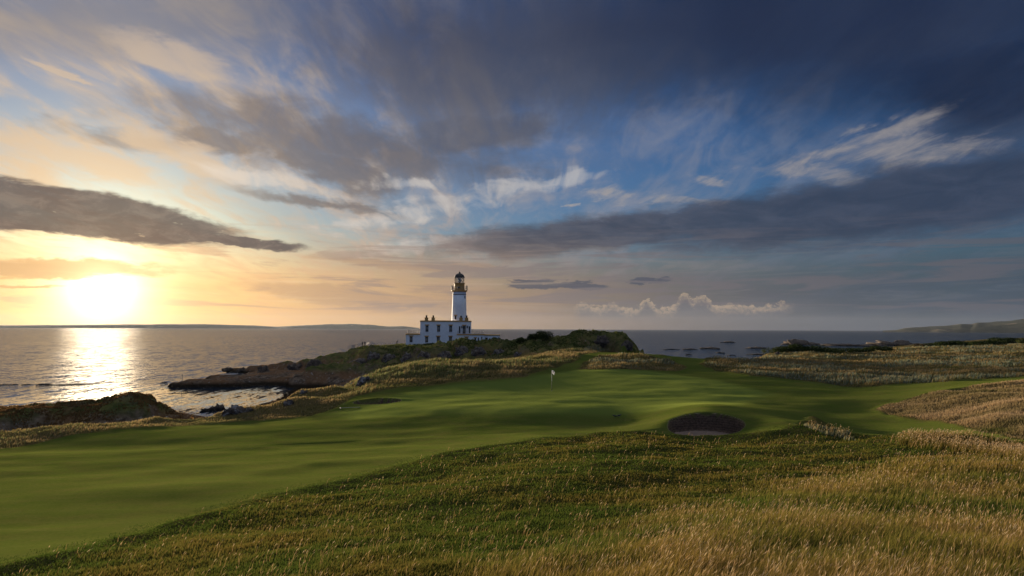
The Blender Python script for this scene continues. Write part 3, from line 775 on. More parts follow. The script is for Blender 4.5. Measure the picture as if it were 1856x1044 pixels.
class MB:
    """collects simple shapes into one mesh"""
    def __init__(s): s.bm = bmesh.new()
    def box(s, x0, x1, y0, y1, z0, z1):
        v = [s.bm.verts.new(p) for p in ((x0, y0, z0), (x1, y0, z0), (x1, y1, z0), (x0, y1, z0), (x0, y0, z1), (x1, y0, z1), (x1, y1, z1), (x0, y1, z1))]
        for f in ((3, 2, 1, 0), (4, 5, 6, 7), (0, 1, 5, 4), (1, 2, 6, 5), (2, 3, 7, 6), (3, 0, 4, 7)): s.bm.faces.new([v[i] for i in f])
        return s
    def lathe(s, prof, cx=0, cy=0, n=32, cap=True):
        rings = []
        for r, z in prof:
            rings.append([s.bm.verts.new((cx + r * math.cos(2 * math.pi * i / n), cy + r * math.sin(2 * math.pi * i / n), z)) for i in range(n)])
        for a, b_ in zip(rings[:-1], rings[1:]):
            for i in range(n): s.bm.faces.new((a[i], a[(i + 1) % n], b_[(i + 1) % n], b_[i]))
        if cap:
            s.bm.faces.new(rings[0][::-1]); s.bm.faces.new(rings[-1])
        return s
    def tube(s, p, q, r, n=6, r2=None):
        p, q = Vector(p), Vector(q); d = (q - p).normalized()
        a = d.cross(Vector((0, 0, 1)) if abs(d.z) < 0.9 else Vector((1, 0, 0))).normalized(); b_ = d.cross(a)
        r2 = r if r2 is None else r2
        A_ = [s.bm.verts.new(p + (a * math.cos(t) + b_ * math.sin(t)) * r) for t in [2 * math.pi * i / n for i in range(n)]]
        B_ = [s.bm.verts.new(q + (a * math.cos(t) + b_ * math.sin(t)) * r2) for t in [2 * math.pi * i / n for i in range(n)]]
        for i in range(n): s.bm.faces.new((A_[i], B_[i], B_[(i + 1) % n], A_[(i + 1) % n]))
        s.bm.faces.new(A_); s.bm.faces.new(B_[::-1])
        return s
    def build(s, name, m, parent=None, smooth=False, bevel=0.0):
        bmesh.ops.recalc_face_normals(s.bm, faces=s.bm.faces[:])
        me = bpy.data.meshes.new(name); s.bm.to_mesh(me); s.bm.free()
        if smooth:
            for p in me.polygons: p.use_smooth = True
        o = link(name, me, m, parent)
        if bevel:
            md = o.modifiers.new('bevel', 'BEVEL'); md.width = bevel; md.segments = 2; md.limit_method = 'ANGLE'
        return o
def empty(name, loc, rz=0.0):
    o = bpy.data.objects.new(name, None); C.objects.link(o); o.location = loc; o.rotation_euler = (0, 0, rz); o.empty_display_size = 0.3
    return o
def ground_z(x, y): return float(land_at(np.array([[x]]), np.array([[y]]))[0][0, 0])

# ------------------------------------------------------------------ keeper's house
HR = 240.0
o_ = P(832, 620, r=HR)
HAZ = math.atan2(o_[0], o_[1])
MPP = HR / F * math.cos(HAZ)                  # metres per photograph pixel on the facade
def hx(px): return (px - 832) * MPP
def hz(py): return CAM_Z - HR * (py - 594.9) / F
GZ = 10.0
house = empty('keepers_house', (o_[0], o_[1], 0), -HAZ)
tag(house, 'white flat-roofed two-storey house with ochre trim at the foot of the lighthouse', 'house')
x0, x1 = hx(762), hx(853.8); zt = hz(583.5)
MB().box(x0, x1, 0, 7.0, GZ - 1, zt).build('wall', M_WHITE, house)
MB().box(x0 - 0.12, x1 + 0.12, -0.12, 7.12, zt + 0.003, zt + 0.42).build('coping', M_OCHRE, house, bevel=0.04)
MB().box(x0 + 0.4, x1 - 0.4, 0.4, 6.6, zt + 0.425, zt + 0.47).build('roof', M_LEAD, house)
def side_wing(a, b_, top, y0, y1):
    w = MB().box(a, b_, y0, y1, GZ - 1, top).build('wing', M_WHITE, house)
    MB().box(a - 0.15, b_ + 0.15, y0 - 0.15, y1, top + 0.003, top + 0.43).build('coping', M_OCHRE, w, bevel=0.04)
    return w
side_wing(hx(736.3), x0 - 0.003, hz(607.2), 0.6, 6.0)
side_wing(hx(828.5), hx(877.4), hz(607.6), -2.2, -0.003)
MB().box(x1 + 0.003, hx(877.4), 0.0, 6.0, GZ - 1, hz(607.6)).build('wing', M_WHITE, house)
side_wing(hx(877.4) + 0.003, hx(905), hz(608.2), -1.6, 3.6)
def win(px, pt, pb, wpx, yf, lintel=True, bars=True, kind='window', sill=True):
    a, b_ = hx(px - wpx / 2), hx(px + wpx / 2); t, l = hz(pt), hz(pb)
    w = MB()
    fr = 0.10
    w.box(a, a + fr, yf - 0.05, yf - 0.003, l, t).box(b_ - fr, b_, yf - 0.05, yf - 0.003, l, t).box(a + fr, b_ - fr, yf - 0.05, yf - 0.003, t - fr, t).box(a + fr, b_ - fr, yf - 0.05, yf - 0.003, l, l + fr)
    o = w.build(kind, M_BLACK, house)
    MB().box(a + fr, b_ - fr, yf - 0.02, yf - 0.003, l + fr, t - fr).build('pane', M_GLASS, o)
    if bars:
        g = MB(); cx = (a + b_) / 2
        g.box(cx - 0.02, cx + 0.02, yf - 0.035, yf - 0.021, l + fr, t - fr)
        for q in (0.33, 0.5, 0.67):
            zz = l + (t - l) * q; hh = 0.035 if q == 0.5 else 0.02
            g.box(a + fr, cx - 0.021, yf - 0.035, yf - 0.021, zz - hh, zz + hh); g.box(cx + 0.021, b_ - fr, yf - 0.035, yf - 0.021, zz - hh, zz + hh)
        g.build('glazing_bar', M_BAR, o)
    if lintel:
        MB().box(a - 0.28, b_ + 0.28, yf - 0.12, yf - 0.003, t + 0.003, t + 0.34).build('lintel', M_OCHRE, o)
    if sill:
        MB().box(a - 0.18, b_ + 0.18, yf - 0.16, yf - 0.003, l - 0.2, l - 0.003).build('sill', M_WHITE, o)
    return o
for px in (774.2, 795.0, 816.8): win(px, 590.2, 601.6, 5.2, 0.0)
for px in (773.8, 794.6, 816.6): win(px, 610.2, 620.6, 5.2, 0.0)
win(745.8, 610.0, 620.2, 5.2, 0.6)
win(841.2, 590.4, 604.6, 5.0, 0.0, kind='door', sill=False)
for px in (832.8, 850.6): win(px, 591.4, 603.8, 2.4, 0.0, lintel=False, bars=False, sill=False)
win(845.3, 611.2, 619.0, 5.4, -2.2)
for px, t, b2, w_ in ((861.0, 612.5, 621.0, 3.0), (866.8, 611.5, 617.0, 2.0), (872.6, 610.0, 621.0, 2.0)): win(px, t, b2, w_, -2.2, lintel=(w_ > 2.5), bars=False, sill=False)
win(881.2, 611.6, 618.5, 5.0, -1.6, lintel=False, bars=False, kind='door', sill=False)
for px in (897.0, 903.2): win(px, 610.6, 617.5, 1.2, -1.6, lintel=False, bars=False, sill=False)
for px in (837.0, 846.6):                      # wall lanterns beside the terrace door
    cx, cz = hx(px), hz(593.0)
    l = MB().box(cx - 0.2, cx + 0.2, -0.5, -0.1, cz - 0.35, cz + 0.3).box(cx - 0.08, cx + 0.08, -0.1, -0.003, cz - 0.1, cz + 0.05).build('wall_lantern', M_BLACK, house)
    MB().lathe([(0.27, cz + 0.303), (0.05, cz + 0.55)], cx, -0.3, 8).build('cap', M_BLACK, l)
def chimney(px, w_px, pt, pots):
    a, b_ = hx(px - w_px / 2), hx(px + w_px / 2)
    c_ = MB().box(a, b_, 2.6, 4.0, zt + 0.423, hz(576.6)).box(a - 0.08, b_ + 0.08, 2.52, 4.08, hz(576.6) + 0.003, hz(576.6) + 0.16).build('chimney', M_OCHRE, house)
    z0 = hz(576.6) + 0.165
    MB().lathe([(0.30, z0), (0.27, z0 + 0.62), (0.36, z0 + 0.68), (0.36, hz(pt) - 0.12), (0.22, hz(pt))], (a + b_) / 2, 3.3, 12).build('chimney_pot', M_BLACK, c_, True)
chimney(772.3, 6.2, 571.6, 1); chimney(784.6, 6.2, 571.6, 1); chimney(835.2, 6.2, 573.6, 1); chimney(845.6, 6.2, 571.6, 1)
def railing(pts_, z0, h, parent, name='railing', m=None, gap=0.32, thick=0.03):
    r = MB()
    for (ax, ay), (bx_, by) in zip(pts_[:-1], pts_[1:]):
        L = math.hypot(bx_ - ax, by - ay); n = max(1, round(L / gap))
        r.tube((ax, ay, z0 + h), (bx_, by, z0 + h), thick * 1.2, 6)
        r.tube((ax, ay, z0 + 0.12), (bx_, by, z0 + 0.12), thick, 6)
        for i in range(n + 1):
            t = i / n; big = i % 5 == 0
            r.tube((ax + (bx_ - ax) * t, ay + (by - ay) * t, z0), (ax + (bx_ - ax) * t, ay + (by - ay) * t, z0 + h + (0.06 if big else 0)), thick * (1.7 if big else 0.8), 5)
    return r.build(name, m or M_GREY, parent)
zr = hz(607.2) + 0.433
railing([(hx(739.6), 5.8), (hx(739.6), 0.75), (x0 - 0.1, 0.75)], zr, 1.12, house, 'terrace_railing')
zr = hz(607.6) + 0.433
railing([(hx(829.6), -0.2), (hx(829.6), -2.05), (hx(875.6), -2.05), (hx(875.6), -0.6)], zr, 1.12, house, 'terrace_railing')

# ------------------------------------------------------------------ lighthouse
TR = 250.5
t0 = P(832, 600, r=TR)
tower = empty('lighthouse', (t0[0], t0[1], 0), -HAZ)
tag(tower, 'tall white lighthouse tower with ochre gallery and black domed lantern', 'lighthouse')
TM = TR / F * math.cos(HAZ)
def tz(py): return CAM_Z - TR * (py - 594.9) / F
def tr(w): return w * TM / 2
zb, zg = GZ - 1, tz(529.8)
MB().lathe([(tr(30.0), zb), (tr(27.6), tz(582)), (tr(25.5), tz(555)), (tr(24.0), zg)], n=56).build('tower', M_WHITE, tower, True)
MB().lathe([(tr(24.5), tz(535.0)), (tr(25.1), tz(534.8)), (tr(25.1), tz(533.9)), (tr(24.5), tz(533.7))], n=56, cap=False).build('string_course', M_BLACK, tower)
MB().lathe([(tr(24.1), zg + 0.003), (tr(27.0), zg + 0.25), (tr(29.4), zg + 0.35), (tr(29.4), zg + 0.62), (tr(28.4), zg + 0.66), (tr(19), zg + 0.665)], n=56).build('gallery', M_OCHRE, tower)
zl = zg + 0.67
def ring_rail(rad, z0, h, m, n, name, parent, thick=0.035):
    r = MB()
    P_ = [(rad * math.cos(2 * math.pi * i / n), rad * math.sin(2 * math.pi * i / n)) for i in range(n)]
    for i in range(n):
        a, b_ = P_[i], P_[(i + 1) % n]
        for hh in (0.15, h * 0.55, h): r.tube((*a, z0 + hh), (*b_, z0 + hh), thick * 0.8, 5)
        r.tube((*a, z0), (*a, z0 + h), thick * (1.5 if i % 4 == 0 else 0.8), 5)
        if i % 2 == 0: r.tube((*a, z0 + 0.15), (*b_, z0 + h), thick * 0.6, 4)
        else: r.tube((*a, z0 + h), (*b_, z0 + 0.15), thick * 0.6, 4)
    return r.build(name, m, parent)
ring_rail(tr(28.6), zl, 1.25, M_GREY, 28, 'gallery_railing', tower)
for sx in (-1, 1):
    MB().lathe([(0.26, zl), (0.26, zl + 1.35), (0.33, zl + 1.4), (0.14, zl + 1.75)], sx * tr(26.8), -0.6, 10).build('gallery_lamp', M_BLACK, tower)
zd = tz(514.2)
dr = MB().lathe([(tr(18.6), zl), (tr(18.4), zd - 0.1), (tr(20.6), zd - 0.06), (tr(20.6), zd + 0.1), (tr(18.0), zd + 0.12)], n=40).build('lantern_drum', M_OCHRE, tower, False)
MB().box(-0.85, 0.15, -tr(18.6) - 0.06, -tr(18.6) + 0.4, zl + 0.65, zl + 1.15).build('vent', M_BLACK, dr)
MB().tube((tr(5), -tr(18.2) - 0.05, zl), (tr(5), -tr(18.2) - 0.05, zl + 0.02), 0.02).build('bolt', M_BLACK, dr) if False else None
z1_, z2_ = zd + 0.125, tz(503.4)
gl = MB().lathe([(tr(17.2), z1_), (tr(17.2), z2_)], n=24, cap=False).build('lantern_glazing', M_CLEAR, tower)
q = MB(); n = 12; rad = tr(17.4)
for i in range(n):
    a0, a1 = 2 * math.pi * i / n, 2 * math.pi * (i + 1) / n
    zm = (z1_ + z2_) / 2
    p0, p1 = (rad * math.cos(a0), rad * math.sin(a0)), (rad * math.cos(a1), rad * math.sin(a1))
    q.tube((*p0, z1_), (*p1, zm), 0.055, 4).tube((*p1, z1_), (*p0, zm), 0.055, 4).tube((*p0, zm), (*p1, z2_), 0.055, 4).tube((*p1, zm), (*p0, z2_), 0.055, 4)
q.build('astragal_lattice', M_BLACK, gl)
MB().lathe([(0.25, z1_ + 0.1), (0.5, z1_ + 0.5), (0.6, (z1_ + z2_) / 2), (0.5, z2_ - 0.4), (0.25, z2_ - 0.1)], n=20).build('lens', M_LENS, tower, True)
dm = MB().lathe([(tr(19.2), z2_ + 0.003), (tr(19.2), z2_ + 0.18), (tr(17.6), z2_ + 0.22)] + [(tr(17.6) * math.cos(t), z2_ + 0.22 + (tz(495.6) - z2_ - 0.22) * math.sin(t)) for t in [0.2, 0.4, 0.6, 0.8, 1.0, 1.2, 1.4]], n=32).build('dome', M_BLACK, tower, True)
MB().lathe([(0.34, tz(496.0)), (0.40, tz(495.0)), (0.46, tz(494.2)), (0.25, tz(493.4)), (0.06, tz(493.0)), (0.04, tz(491.2))], n=14).build('finial', M_BLACK, dm, True)
def tower_win(px, pt, pb, w_, lint):
    a = math.asin(max(-0.96, min(0.96, (px - 832) / 12.8)))
    rad = tr(24.0) + (zg - tz((pt + pb) / 2)) * (tr(27.6) - tr(24.0)) / (zg - tz(582))
    w = MB().box(-w_ / 2, w_ / 2, -rad - 0.05, -rad + 0.35, tz(pb), tz(pt)).build('window', M_BLACK, tower)
    w.rotation_euler = (0, 0, a)
    MB().box(-w_ / 2 + 0.08, w_ / 2 - 0.08, -rad - 0.06, -rad - 0.051, tz(pb) + 0.08, tz(pt) - 0.08).build('pane', M_GLASS, w)
    if lint: MB().box(-w_ / 2 - 0.3, w_ / 2 + 0.3, -rad - 0.13, -rad + 0.3, tz(pt) + 0.003, tz(pt) + 0.32).build('lintel', M_OCHRE, w)
tower_win(826.0, 572.6, 579.4, 0.62, True); tower_win(842.6, 536.6, 541.5, 0.6, False)

# ------------------------------------------------------------------ fence and people on the headland
def on_ground(px, r):
    d = ray(px, 600); h = math.hypot(d[0], d[1]); x, y = d[0] / h * r, d[1] / h * r
    return x, y, ground_z(x, y)
def skyline(px, r0=190, r1=262):
    """the visible crest of the land in one direction"""
    d = ray(px, 600); h = math.hypot(d[0], d[1]); rr = np.arange(r0, r1, 0.5)
    xs, ys = d[0] / h * rr, d[1] / h * rr
    zs = land_at(xs[None], ys[None])[0][0]
    i = int(np.argmax((zs - CAM_Z) / rr)); return xs[i], ys[i], float(zs[i]), float(rr[i])
def fence_run(name, pxs, label, h, gap, m, rails):
    P_ = [skyline(px) for px in pxs]
    base = P_[0]; root = empty(name, (base[0], base[1], base[2])); tag(root, label, 'fence')
    Q = [Vector((p[0] - base[0], p[1] - base[1], p[2] - base[2])) for p in P_]
    for k_, v in enumerate(Q):
        MB().tube((v.x, v.y, v.z - 0.4), (v.x, v.y, v.z + h), 0.05, 6).build('post', m, root)
    r = MB()
    for a, b_ in zip(Q[:-1], Q[1:]):
        for hh in rails: r.tube((a.x, a.y, a.z + h * hh), (b_.x, b_.y, b_.z + h * hh), 0.03, 5)
        if gap:
            n_b = max(2, round((b_ - a).length / gap))
            for i in range(1, n_b):
                v = a.lerp(b_, i / n_b); r.tube((v.x, v.y, v.z + 0.1), (v.x, v.y, v.z + h), 0.02, 4)
    r.build('rail', m, root)
fence_run('railing_fence', [632, 638, 644, 650, 656], 'dark barred railing fence at the seaward end of the headland', 1.35, 0.4, M_GREY, (0.1, 0.95))
fence_run('rope_fence', [663, 670, 678, 686, 694, 702, 710, 717], 'low pale post-and-rope fence along the headland left of the house', 0.95, 0, paint('pale_post', (0.20, 0.205, 0.22), 0.7), (0.55, 0.92))

def body(name, joints, bones, radii, m, parent, sub=2):
    me = bpy.data.meshes.new(name); me.from_pydata([Vector(j) for j in joints], bones, [])
    o = link(name, me, m, parent)
    md = o.modifiers.new('skin', 'SKIN'); md.use_smooth_shade = True
    for i, r in enumerate(radii): me.skin_vertices[0].data[i].radius = (r, r)
    me.skin_vertices[0].data[0].use_root = True
    s_ = o.modifiers.new('sub', 'SUBSURF'); s_.levels = sub; s_.render_levels = sub
    return o
M_COAT = paint('dark_clothes', (0.022, 0.024, 0.032), 0.9, 0.2); M_HAIR = paint('hair', (0.02, 0.015, 0.012), 0.8, 0.2)
def person(px, rz, label, sit, dr_=0.0):
    x, y, z, r = skyline(px)
    root = empty('person', (x, y, z - 0.02), rz); tag(root, label, 'person')
    if not sit:
        J = [(0, 0, 0.95), (0, 0, 1.2), (0, 0.01, 1.42), (0, 0, 1.52), (0, -0.02, 1.66), (0, -0.01, 1.73),
             (0.10, 0, 0.9), (0.11, -0.02, 0.5), (0.11, 0.02, 0.09), (0.12, -0.14, 0.04), (-0.10, 0, 0.9), (-0.12, -0.03, 0.5), (-0.13, 0.03, 0.09), (-0.14, -0.13, 0.04),
             (0.19, 0.01, 1.40), (0.24, 0.03, 1.13), (0.20, -0.12, 0.93), (0.17, -0.2, 0.9), (-0.19, 0.01, 1.40), (-0.24, 0.03, 1.13), (-0.20, -0.12, 0.93), (-0.17, -0.2, 0.9)]
    else:
        J = [(0, 0, 0.95), (0, -0.12, 1.15), (0, -0.26, 1.32), (0, -0.33, 1.39), (0, -0.40, 1.50), (0, -0.43, 1.56),
             (0.10, 0, 0.9), (0.12, -0.04, 0.5), (0.13, 0.02, 0.09), (0.13, -0.14, 0.04), (-0.10, 0, 0.9), (-0.12, -0.04, 0.5), (-0.13, 0.05, 0.09), (-0.14, -0.11, 0.04),
             (0.18, -0.24, 1.30), (0.22, -0.42, 1.12), (0.15, -0.58, 1.0), (0.12, -0.65, 0.98), (-0.18, -0.24, 1.30), (-0.22, -0.42, 1.12), (-0.15, -0.58, 1.0), (-0.12, -0.65, 0.98)]
    Bn = [(0, 1), (1, 2), (2, 3), (3, 4), (4, 5), (0, 6), (6, 7), (7, 8), (8, 9), (0, 10), (10, 11), (11, 12), (12, 13), (2, 14), (14, 15), (15, 16), (16, 17), (2, 18), (18, 19), (19, 20), (20, 21)]
    Rd = [0.15, 0.14, 0.15, 0.06, 0.105, 0.09, 0.10, 0.07, 0.05, 0.035, 0.10, 0.07, 0.05, 0.035, 0.07, 0.05, 0.04, 0.035, 0.07, 0.05, 0.04, 0.035]
    body('body', J, Bn, Rd, M_COAT, root)
    h0 = Vector(J[5]); hm = MB(); bmesh.ops.create_uvsphere(hm.bm, u_segments=14, v_segments=9, radius=0.112, matrix=Matrix.Translation(h0 + Vector((0, 0.025, 0.035)))); hm.build('hair', M_HAIR, root, True)
person(657.2, 2.6, 'person in dark clothes standing by the end of the barred railing', False)
person(661.6, 3.4, 'second dark-clothed person, standing apart from the barred railing', False)
person(719.4, 1.2, 'person in dark clothes leaning forward at the end of the rope fence', True)

# ------------------------------------------------------------------ flagstick, rake, birds, marker post
fx, fy, fz = march(1000.2, 709)
fz = ground_z(fx, fy)
flag = empty('flagstick', (fx, fy, fz)); tag(flag, 'thin golf flagstick with a small white flag standing on the green', 'flagstick')
MB().tube((0, 0, -0.05), (0, 0, 1.02), 0.022, 8).build('lower_pole', paint('dark_pole', (0.05, 0.05, 0.05), 0.5), flag)
MB().tube((0, 0, 1.022), (0, 0, 2.22), 0.021, 8).build('pole', paint('pale_pole', (0.42, 0.43, 0.42), 0.5), flag)
MB().lathe([(0.0535, -0.02), (0.0535, 0.006), (0.06, 0.006), (0.06, -0.02)], n=20).build('cup', M_WHITE, flag)
fl = []
nu, nv = 22, 14
for i in range(nu):
    for j in range(nv):
        u, v = i / (nu - 1), j / (nv - 1)
        X = 0.012 + 0.30 * u * (1 - 0.25 * v); Y = 0.07 * math.sin(u * 7 + v * 1.2) * (0.25 + u); Z = 2.20 - 0.36 * v - 0.20 * u * u
        X *= (-0.25 if False else 1)
        fl.append((X - 0.10 * (u > 2), Y, Z))
i = np.arange(nu * nv).reshape(nu, nv)
qd = np.stack([i[:-1, :-1], i[1:, :-1], i[1:, 1:], i[:-1, 1:]], -1).reshape(-1, 4)
me = mesh_np('flag_cloth', np.array(fl), qd.ravel(), np.full(len(qd), 4))
mf, nb = material('flag_cloth')
ob = nb.new('ShaderNodeTexCoord').outputs['Object']
ox, oy, oz = nb.sep(ob)
dd = ((ox - 0.15)._m('ABSOLUTE')).pow(2.0) + ((oz - 2.02)._m('ABSOLUTE')).pow(2.0)
cc = nb.mix(dd.step(0.0042, 0.0036), (0.80, 0.80, 0.80), (0.03, 0.03, 0.05))
ds = nb.new('ShaderNodeBsdfDiffuse'); nb.put(ds.inputs[0], cc); tl = nb.new('ShaderNodeBsdfTranslucent'); nb.put(tl.inputs[0], cc)
mx = nb.new('ShaderNodeMixShader'); mx.inputs[0].default_value = 0.4
nb.nt.links.new(ds.outputs[0], mx.inputs[1]); nb.nt.links.new(tl.outputs[0], mx.inputs[2]); finish(nb, mx.outputs[0])
fo = link('flag_cloth', me, mf, flag)
md = fo.modifiers.new('thick', 'SOLIDIFY'); md.thickness = 0.004

def bird(px, py, rz, label):
    x, y, z = march(px, py); z = ground_z(x, y)
    root = empty('bird', (x, y, z), rz); tag(root, label, 'bird', 'birds on the green')
    J = [(0, 0, 0.15), (0.09, 0, 0.17), (0.15, 0, 0.215), (0.185, 0, 0.22), (0.225, 0, 0.212), (-0.09, 0, 0.14), (-0.17, 0, 0.125), (-0.22, 0, 0.12)]
    body('body', J, [(0, 1), (1, 2), (2, 3), (3, 4), (0, 5), (5, 6), (6, 7)], [0.062, 0.055, 0.032, 0.03, 0.008, 0.05, 0.025, 0.018], M_BLACK, root)
    for sy in (-1, 1):
        MB().tube((0.0, sy * 0.025, 0.12), (0.01, sy * 0.03, 0.06), 0.009, 5).tube((0.01, sy * 0.03, 0.06), (0.0, sy * 0.03, 0.0), 0.006, 5).tube((0.0, sy * 0.03, 0.005), (0.045, sy * 0.03, 0.004), 0.005, 5).build('leg', M_GREY, root)
bird(1114.5, 755.0, 3.0, 'small dark bird on the green, the left one of the pair below the flag')
bird(1122.0, 754.2, 0.3, 'small dark bird on the green, the one nearer the bunker')

rx, ry, rz_ = march(636, 741); rz_ = ground_z(rx, ry)
rk_ = empty('bunker_rake', (rx, ry, rz_ + 0.05), 0.35); tag(rk_, 'pale bunker rake lying on the turf by the narrow bunker', 'rake')
M_WOOD = paint('pale_wood', (0.45, 0.40, 0.32), 0.7, 0.15)
MB().tube((-0.95, 0, 0), (0.85, 0, 0.02), 0.018, 8).build('handle', M_WOOD, rk_)
hd = MB().box(-1.0, -0.945, -0.3, 0.3, -0.03, 0.03).build('head', M_WOOD, rk_)
tm = MB()
for i in range(11): tm.tube((-0.97, -0.27 + i * 0.054, -0.031), (-0.97, -0.27 + i * 0.054, -0.11), 0.008, 5)
tm.build('tooth', M_GREY, hd)

x, y, z = on_ground(333, 187 / math.cos(math.atan((333 - 928) / F)))
mp = empty('marker_post', (x, y, max(z, 0.2))); tag(mp, 'thin post standing on the tip of the low rock spit', 'post')
MB().tube((0, 0, -1.0), (0, 0, 1.55), 0.09, 8, 0.06).build('shaft', M_GREY, mp)
MB().lathe([(0.12, 1.552), (0.13, 1.72), (0.05, 1.8)], n=10).build('cap', M_BLACK, mp)

# ------------------------------------------------------------------ rocks
def rock_material():
    m, nb = material('shore_rock')
    pos = coords(nb); z = nb.sep(pos)[2]
    c = nb.mix(nb.noise(pos, 0.9, 6, 0.65).step(0.3, 0.7), (0.030, 0.024, 0.020), (0.15, 0.112, 0.085))
    oi = nb.new('ShaderNodeObjectInfo'); li = E(nb.nt, oi.outputs['Color'])
    lich = nb.noise(pos, 1.6, 6, 0.75).step(0.50, 0.60) * nb.sep(oi.outputs['Color'])[0]
    c = nb.mix(lich * 0.8, c, (0.36, 0.36, 0.37))
    c = nb.mix(z.step(0.9, 0.3), c, (0.016, 0.013, 0.011))
    finish(nb, principled(nb, c, 0.85, bump(nb, nb.noise(pos, 1.3, 8, 0.7), 0.8, 0.9), 0.2))
    return m
M_ROCK = rock_material()
def rock(px, pyb, w_px, h_px, label, group=None, lichen=0.0, r=None, deep=0.7, seed=None):
    if r is None:
        x, y, z = march(px, pyb)
        d = ray(px, pyb); t = -CAM_Z / d[2]
        if z < 0.05 or math.hypot(x, y) > t * math.hypot(d[0], d[1]): x, y, z = d[0] * t, d[1] * t, 0.0
        else: z = ground_z(x, y)
    else: x, y, z = P(px, pyb, r=r)
    R0 = math.hypot(x, y)
    hw, hh = w_px * R0 / F / 2, h_px * R0 / F
    bm = bmesh.new(); bmesh.ops.create_icosphere(bm, subdivisions=4, radius=1.0)
    co = np.array([v.co[:] for v in bm.verts]); sd_ = seed if seed is not None else int(px * 7 + pyb) % 997
    asp = min(6.0, max(1.0, w_px / h_px * 0.28))
    a, b_ = co[:, 0] * 1.5 * asp + co[:, 2] * 0.9, co[:, 1] * 1.5 - co[:, 2] * 0.8
    n = 0.72 + (ridged(a + sd_, b_ + sd_ * 0.3, sd_, 5) - 0.5) * 1.15 + fbm(a * 3, b_ * 3, sd_ + 9, 3) * 0.10
    co = co * n[:, None]
    k_ = max(co[:, 2].max(), 0.3); kx = max(np.abs(co[:, 0]).max(), 0.3)
    co[:, 2] = np.where(co[:, 2] > 0, co[:, 2] / k_, co[:, 2])
    co *= np.array([hw / kx, hw * deep, hh])
    for v, c in zip(bm.verts, co): v.co = Vector(c)
    me = bpy.data.meshes.new('rock'); bm.to_mesh(me); bm.free()
    for p in me.polygons: p.use_smooth = True
    o = link('rock', me, M_ROCK); o.location = (x, y, z - 0.1 * hh); o.rotation_euler = (0, 0, -math.atan2(x, y))
    o.color = (lichen, 0, 0, 1)
    return tag(o, label, 'rock', group)
rock(1441, 625, 46, 11.5, 'tall dark sea stack rock, the highest one standing in the bay', 'sea rocks off the bay')
rock(1473, 625.5, 32, 6.0, 'low humped dark rock just beside the tall sea stack', 'sea rocks off the bay')
rock(1319, 621, 27, 3.2, 'small dark rock farthest out in the bay', 'sea rocks off the bay')
rock(1215, 633.5, 32, 1.6, 'thin flat skerry nearest the end of the headland', 'sea rocks off the bay')
rock(1249, 633.8, 34, 3.0, 'low dark skerry, second out from the end of the headland', 'sea rocks off the bay')
rock(1286, 632.6, 40, 4.6, 'broad dark skerry with a raised hump in the middle of the reef', 'sea rocks off the bay')
rock(1248, 643, 15, 2.2, 'little rock alone in the water close to the tee edge', 'sea rocks off the bay')
rock(1304, 640, 19, 2.6, 'little rock in front of the humped skerry', 'sea rocks off the bay')
rock(1370, 631.6, 46, 3.8, 'long low skerry between the humped skerry and the sea stack', 'sea rocks off the bay')
rock(1326, 644.5, 18, 1.3, 'thin sliver of rock awash near the rough grass', 'sea rocks off the bay')
rock(1380, 643, 56, 2.4, 'long flat reef awash just off the rough grass', 'sea rocks off the bay')
rock(1409, 643, 13, 5.0, 'upright dark rock at the shore end of the flat reef', 'sea rocks off the bay')
rock(1535, 627, 120, 4.4, 'long low reef running from the sea stack toward the grassy point', 'sea rocks off the bay')
rock(1616, 626.5, 92, 10.5, 'broad dark rounded rock at the tip of the grassy point', 'sea rocks off the bay')
for i_, (a_, w_, h_) in enumerate(((8, 20, 1.2), (27, 9, 1.5), (50, 17, 1.0), (80, 24, 1.7), (132, 84, 0.9))):
    rock(a_, 697.5 - i_ * 0.3, w_, h_, ['leftmost tiny rock of the row awash under the sun', 'second tiny rock of the row awash under the sun', 'third tiny rock of the row awash under the sun', 'largest hump of the row of rocks awash under the sun', 'long flat ledge barely awash beside the row of rocks'][i_], 'rocks awash in the sun glitter')
rock(297, 694.5, 13, 2.2, 'small rock in the water off the tip of the rock spit', 'rocks on the spit')
rock(477, 674, 24, 14, 'pointed rock standing up on the back of the rock spit', 'rocks on the spit')
rock(437, 673, 18, 8, 'squat rock left of the pointed rock on the spit', 'rocks on the spit')
rock(413, 671, 22, 5.0, 'flat rock at the water behind the rock spit', 'rocks on the spit')
rock(537, 668, 32, 11, 'craggy rock where the spit climbs to the headland', 'rocks on the spit')
rock(570, 664, 40, 14, 'big craggy rock at the foot of the headland', 'rocks on the spit')
rock(396, 744, 30, 14, 'dark upright boulder at the near edge of the inlet', 'boulders round the inlet', 0.05)
rock(374, 746, 24, 7, 'low dark boulder at the inlet next to the grassy knoll', 'boulders round the inlet', 0.0)
rock(424, 747, 42, 15, 'grey lichen-spotted boulder at the near edge of the inlet', 'boulders round the inlet', 0.9)
rock(452, 746, 18, 8, 'small grey boulder in the grass right of the lichen-spotted one', 'boulders round the inlet', 0.5)
rock(664, 693, 36, 14, 'pale lichen-covered outcrop at the left end of the grassy dune', 'boulders round the inlet', 1.0)
rock(641, 697, 18, 7, 'small pale boulder below the lichen-covered outcrop', 'boulders round the inlet', 1.0)
rock(551, 712, 16, 8, 'small pale rock on the grassy bank over the flat shore', 'boulders round the inlet', 0.8)
rock(523, 735, 20, 12, 'grey rock jutting from the rough grass by the fairway edge', 'boulders round the inlet', 0.5)

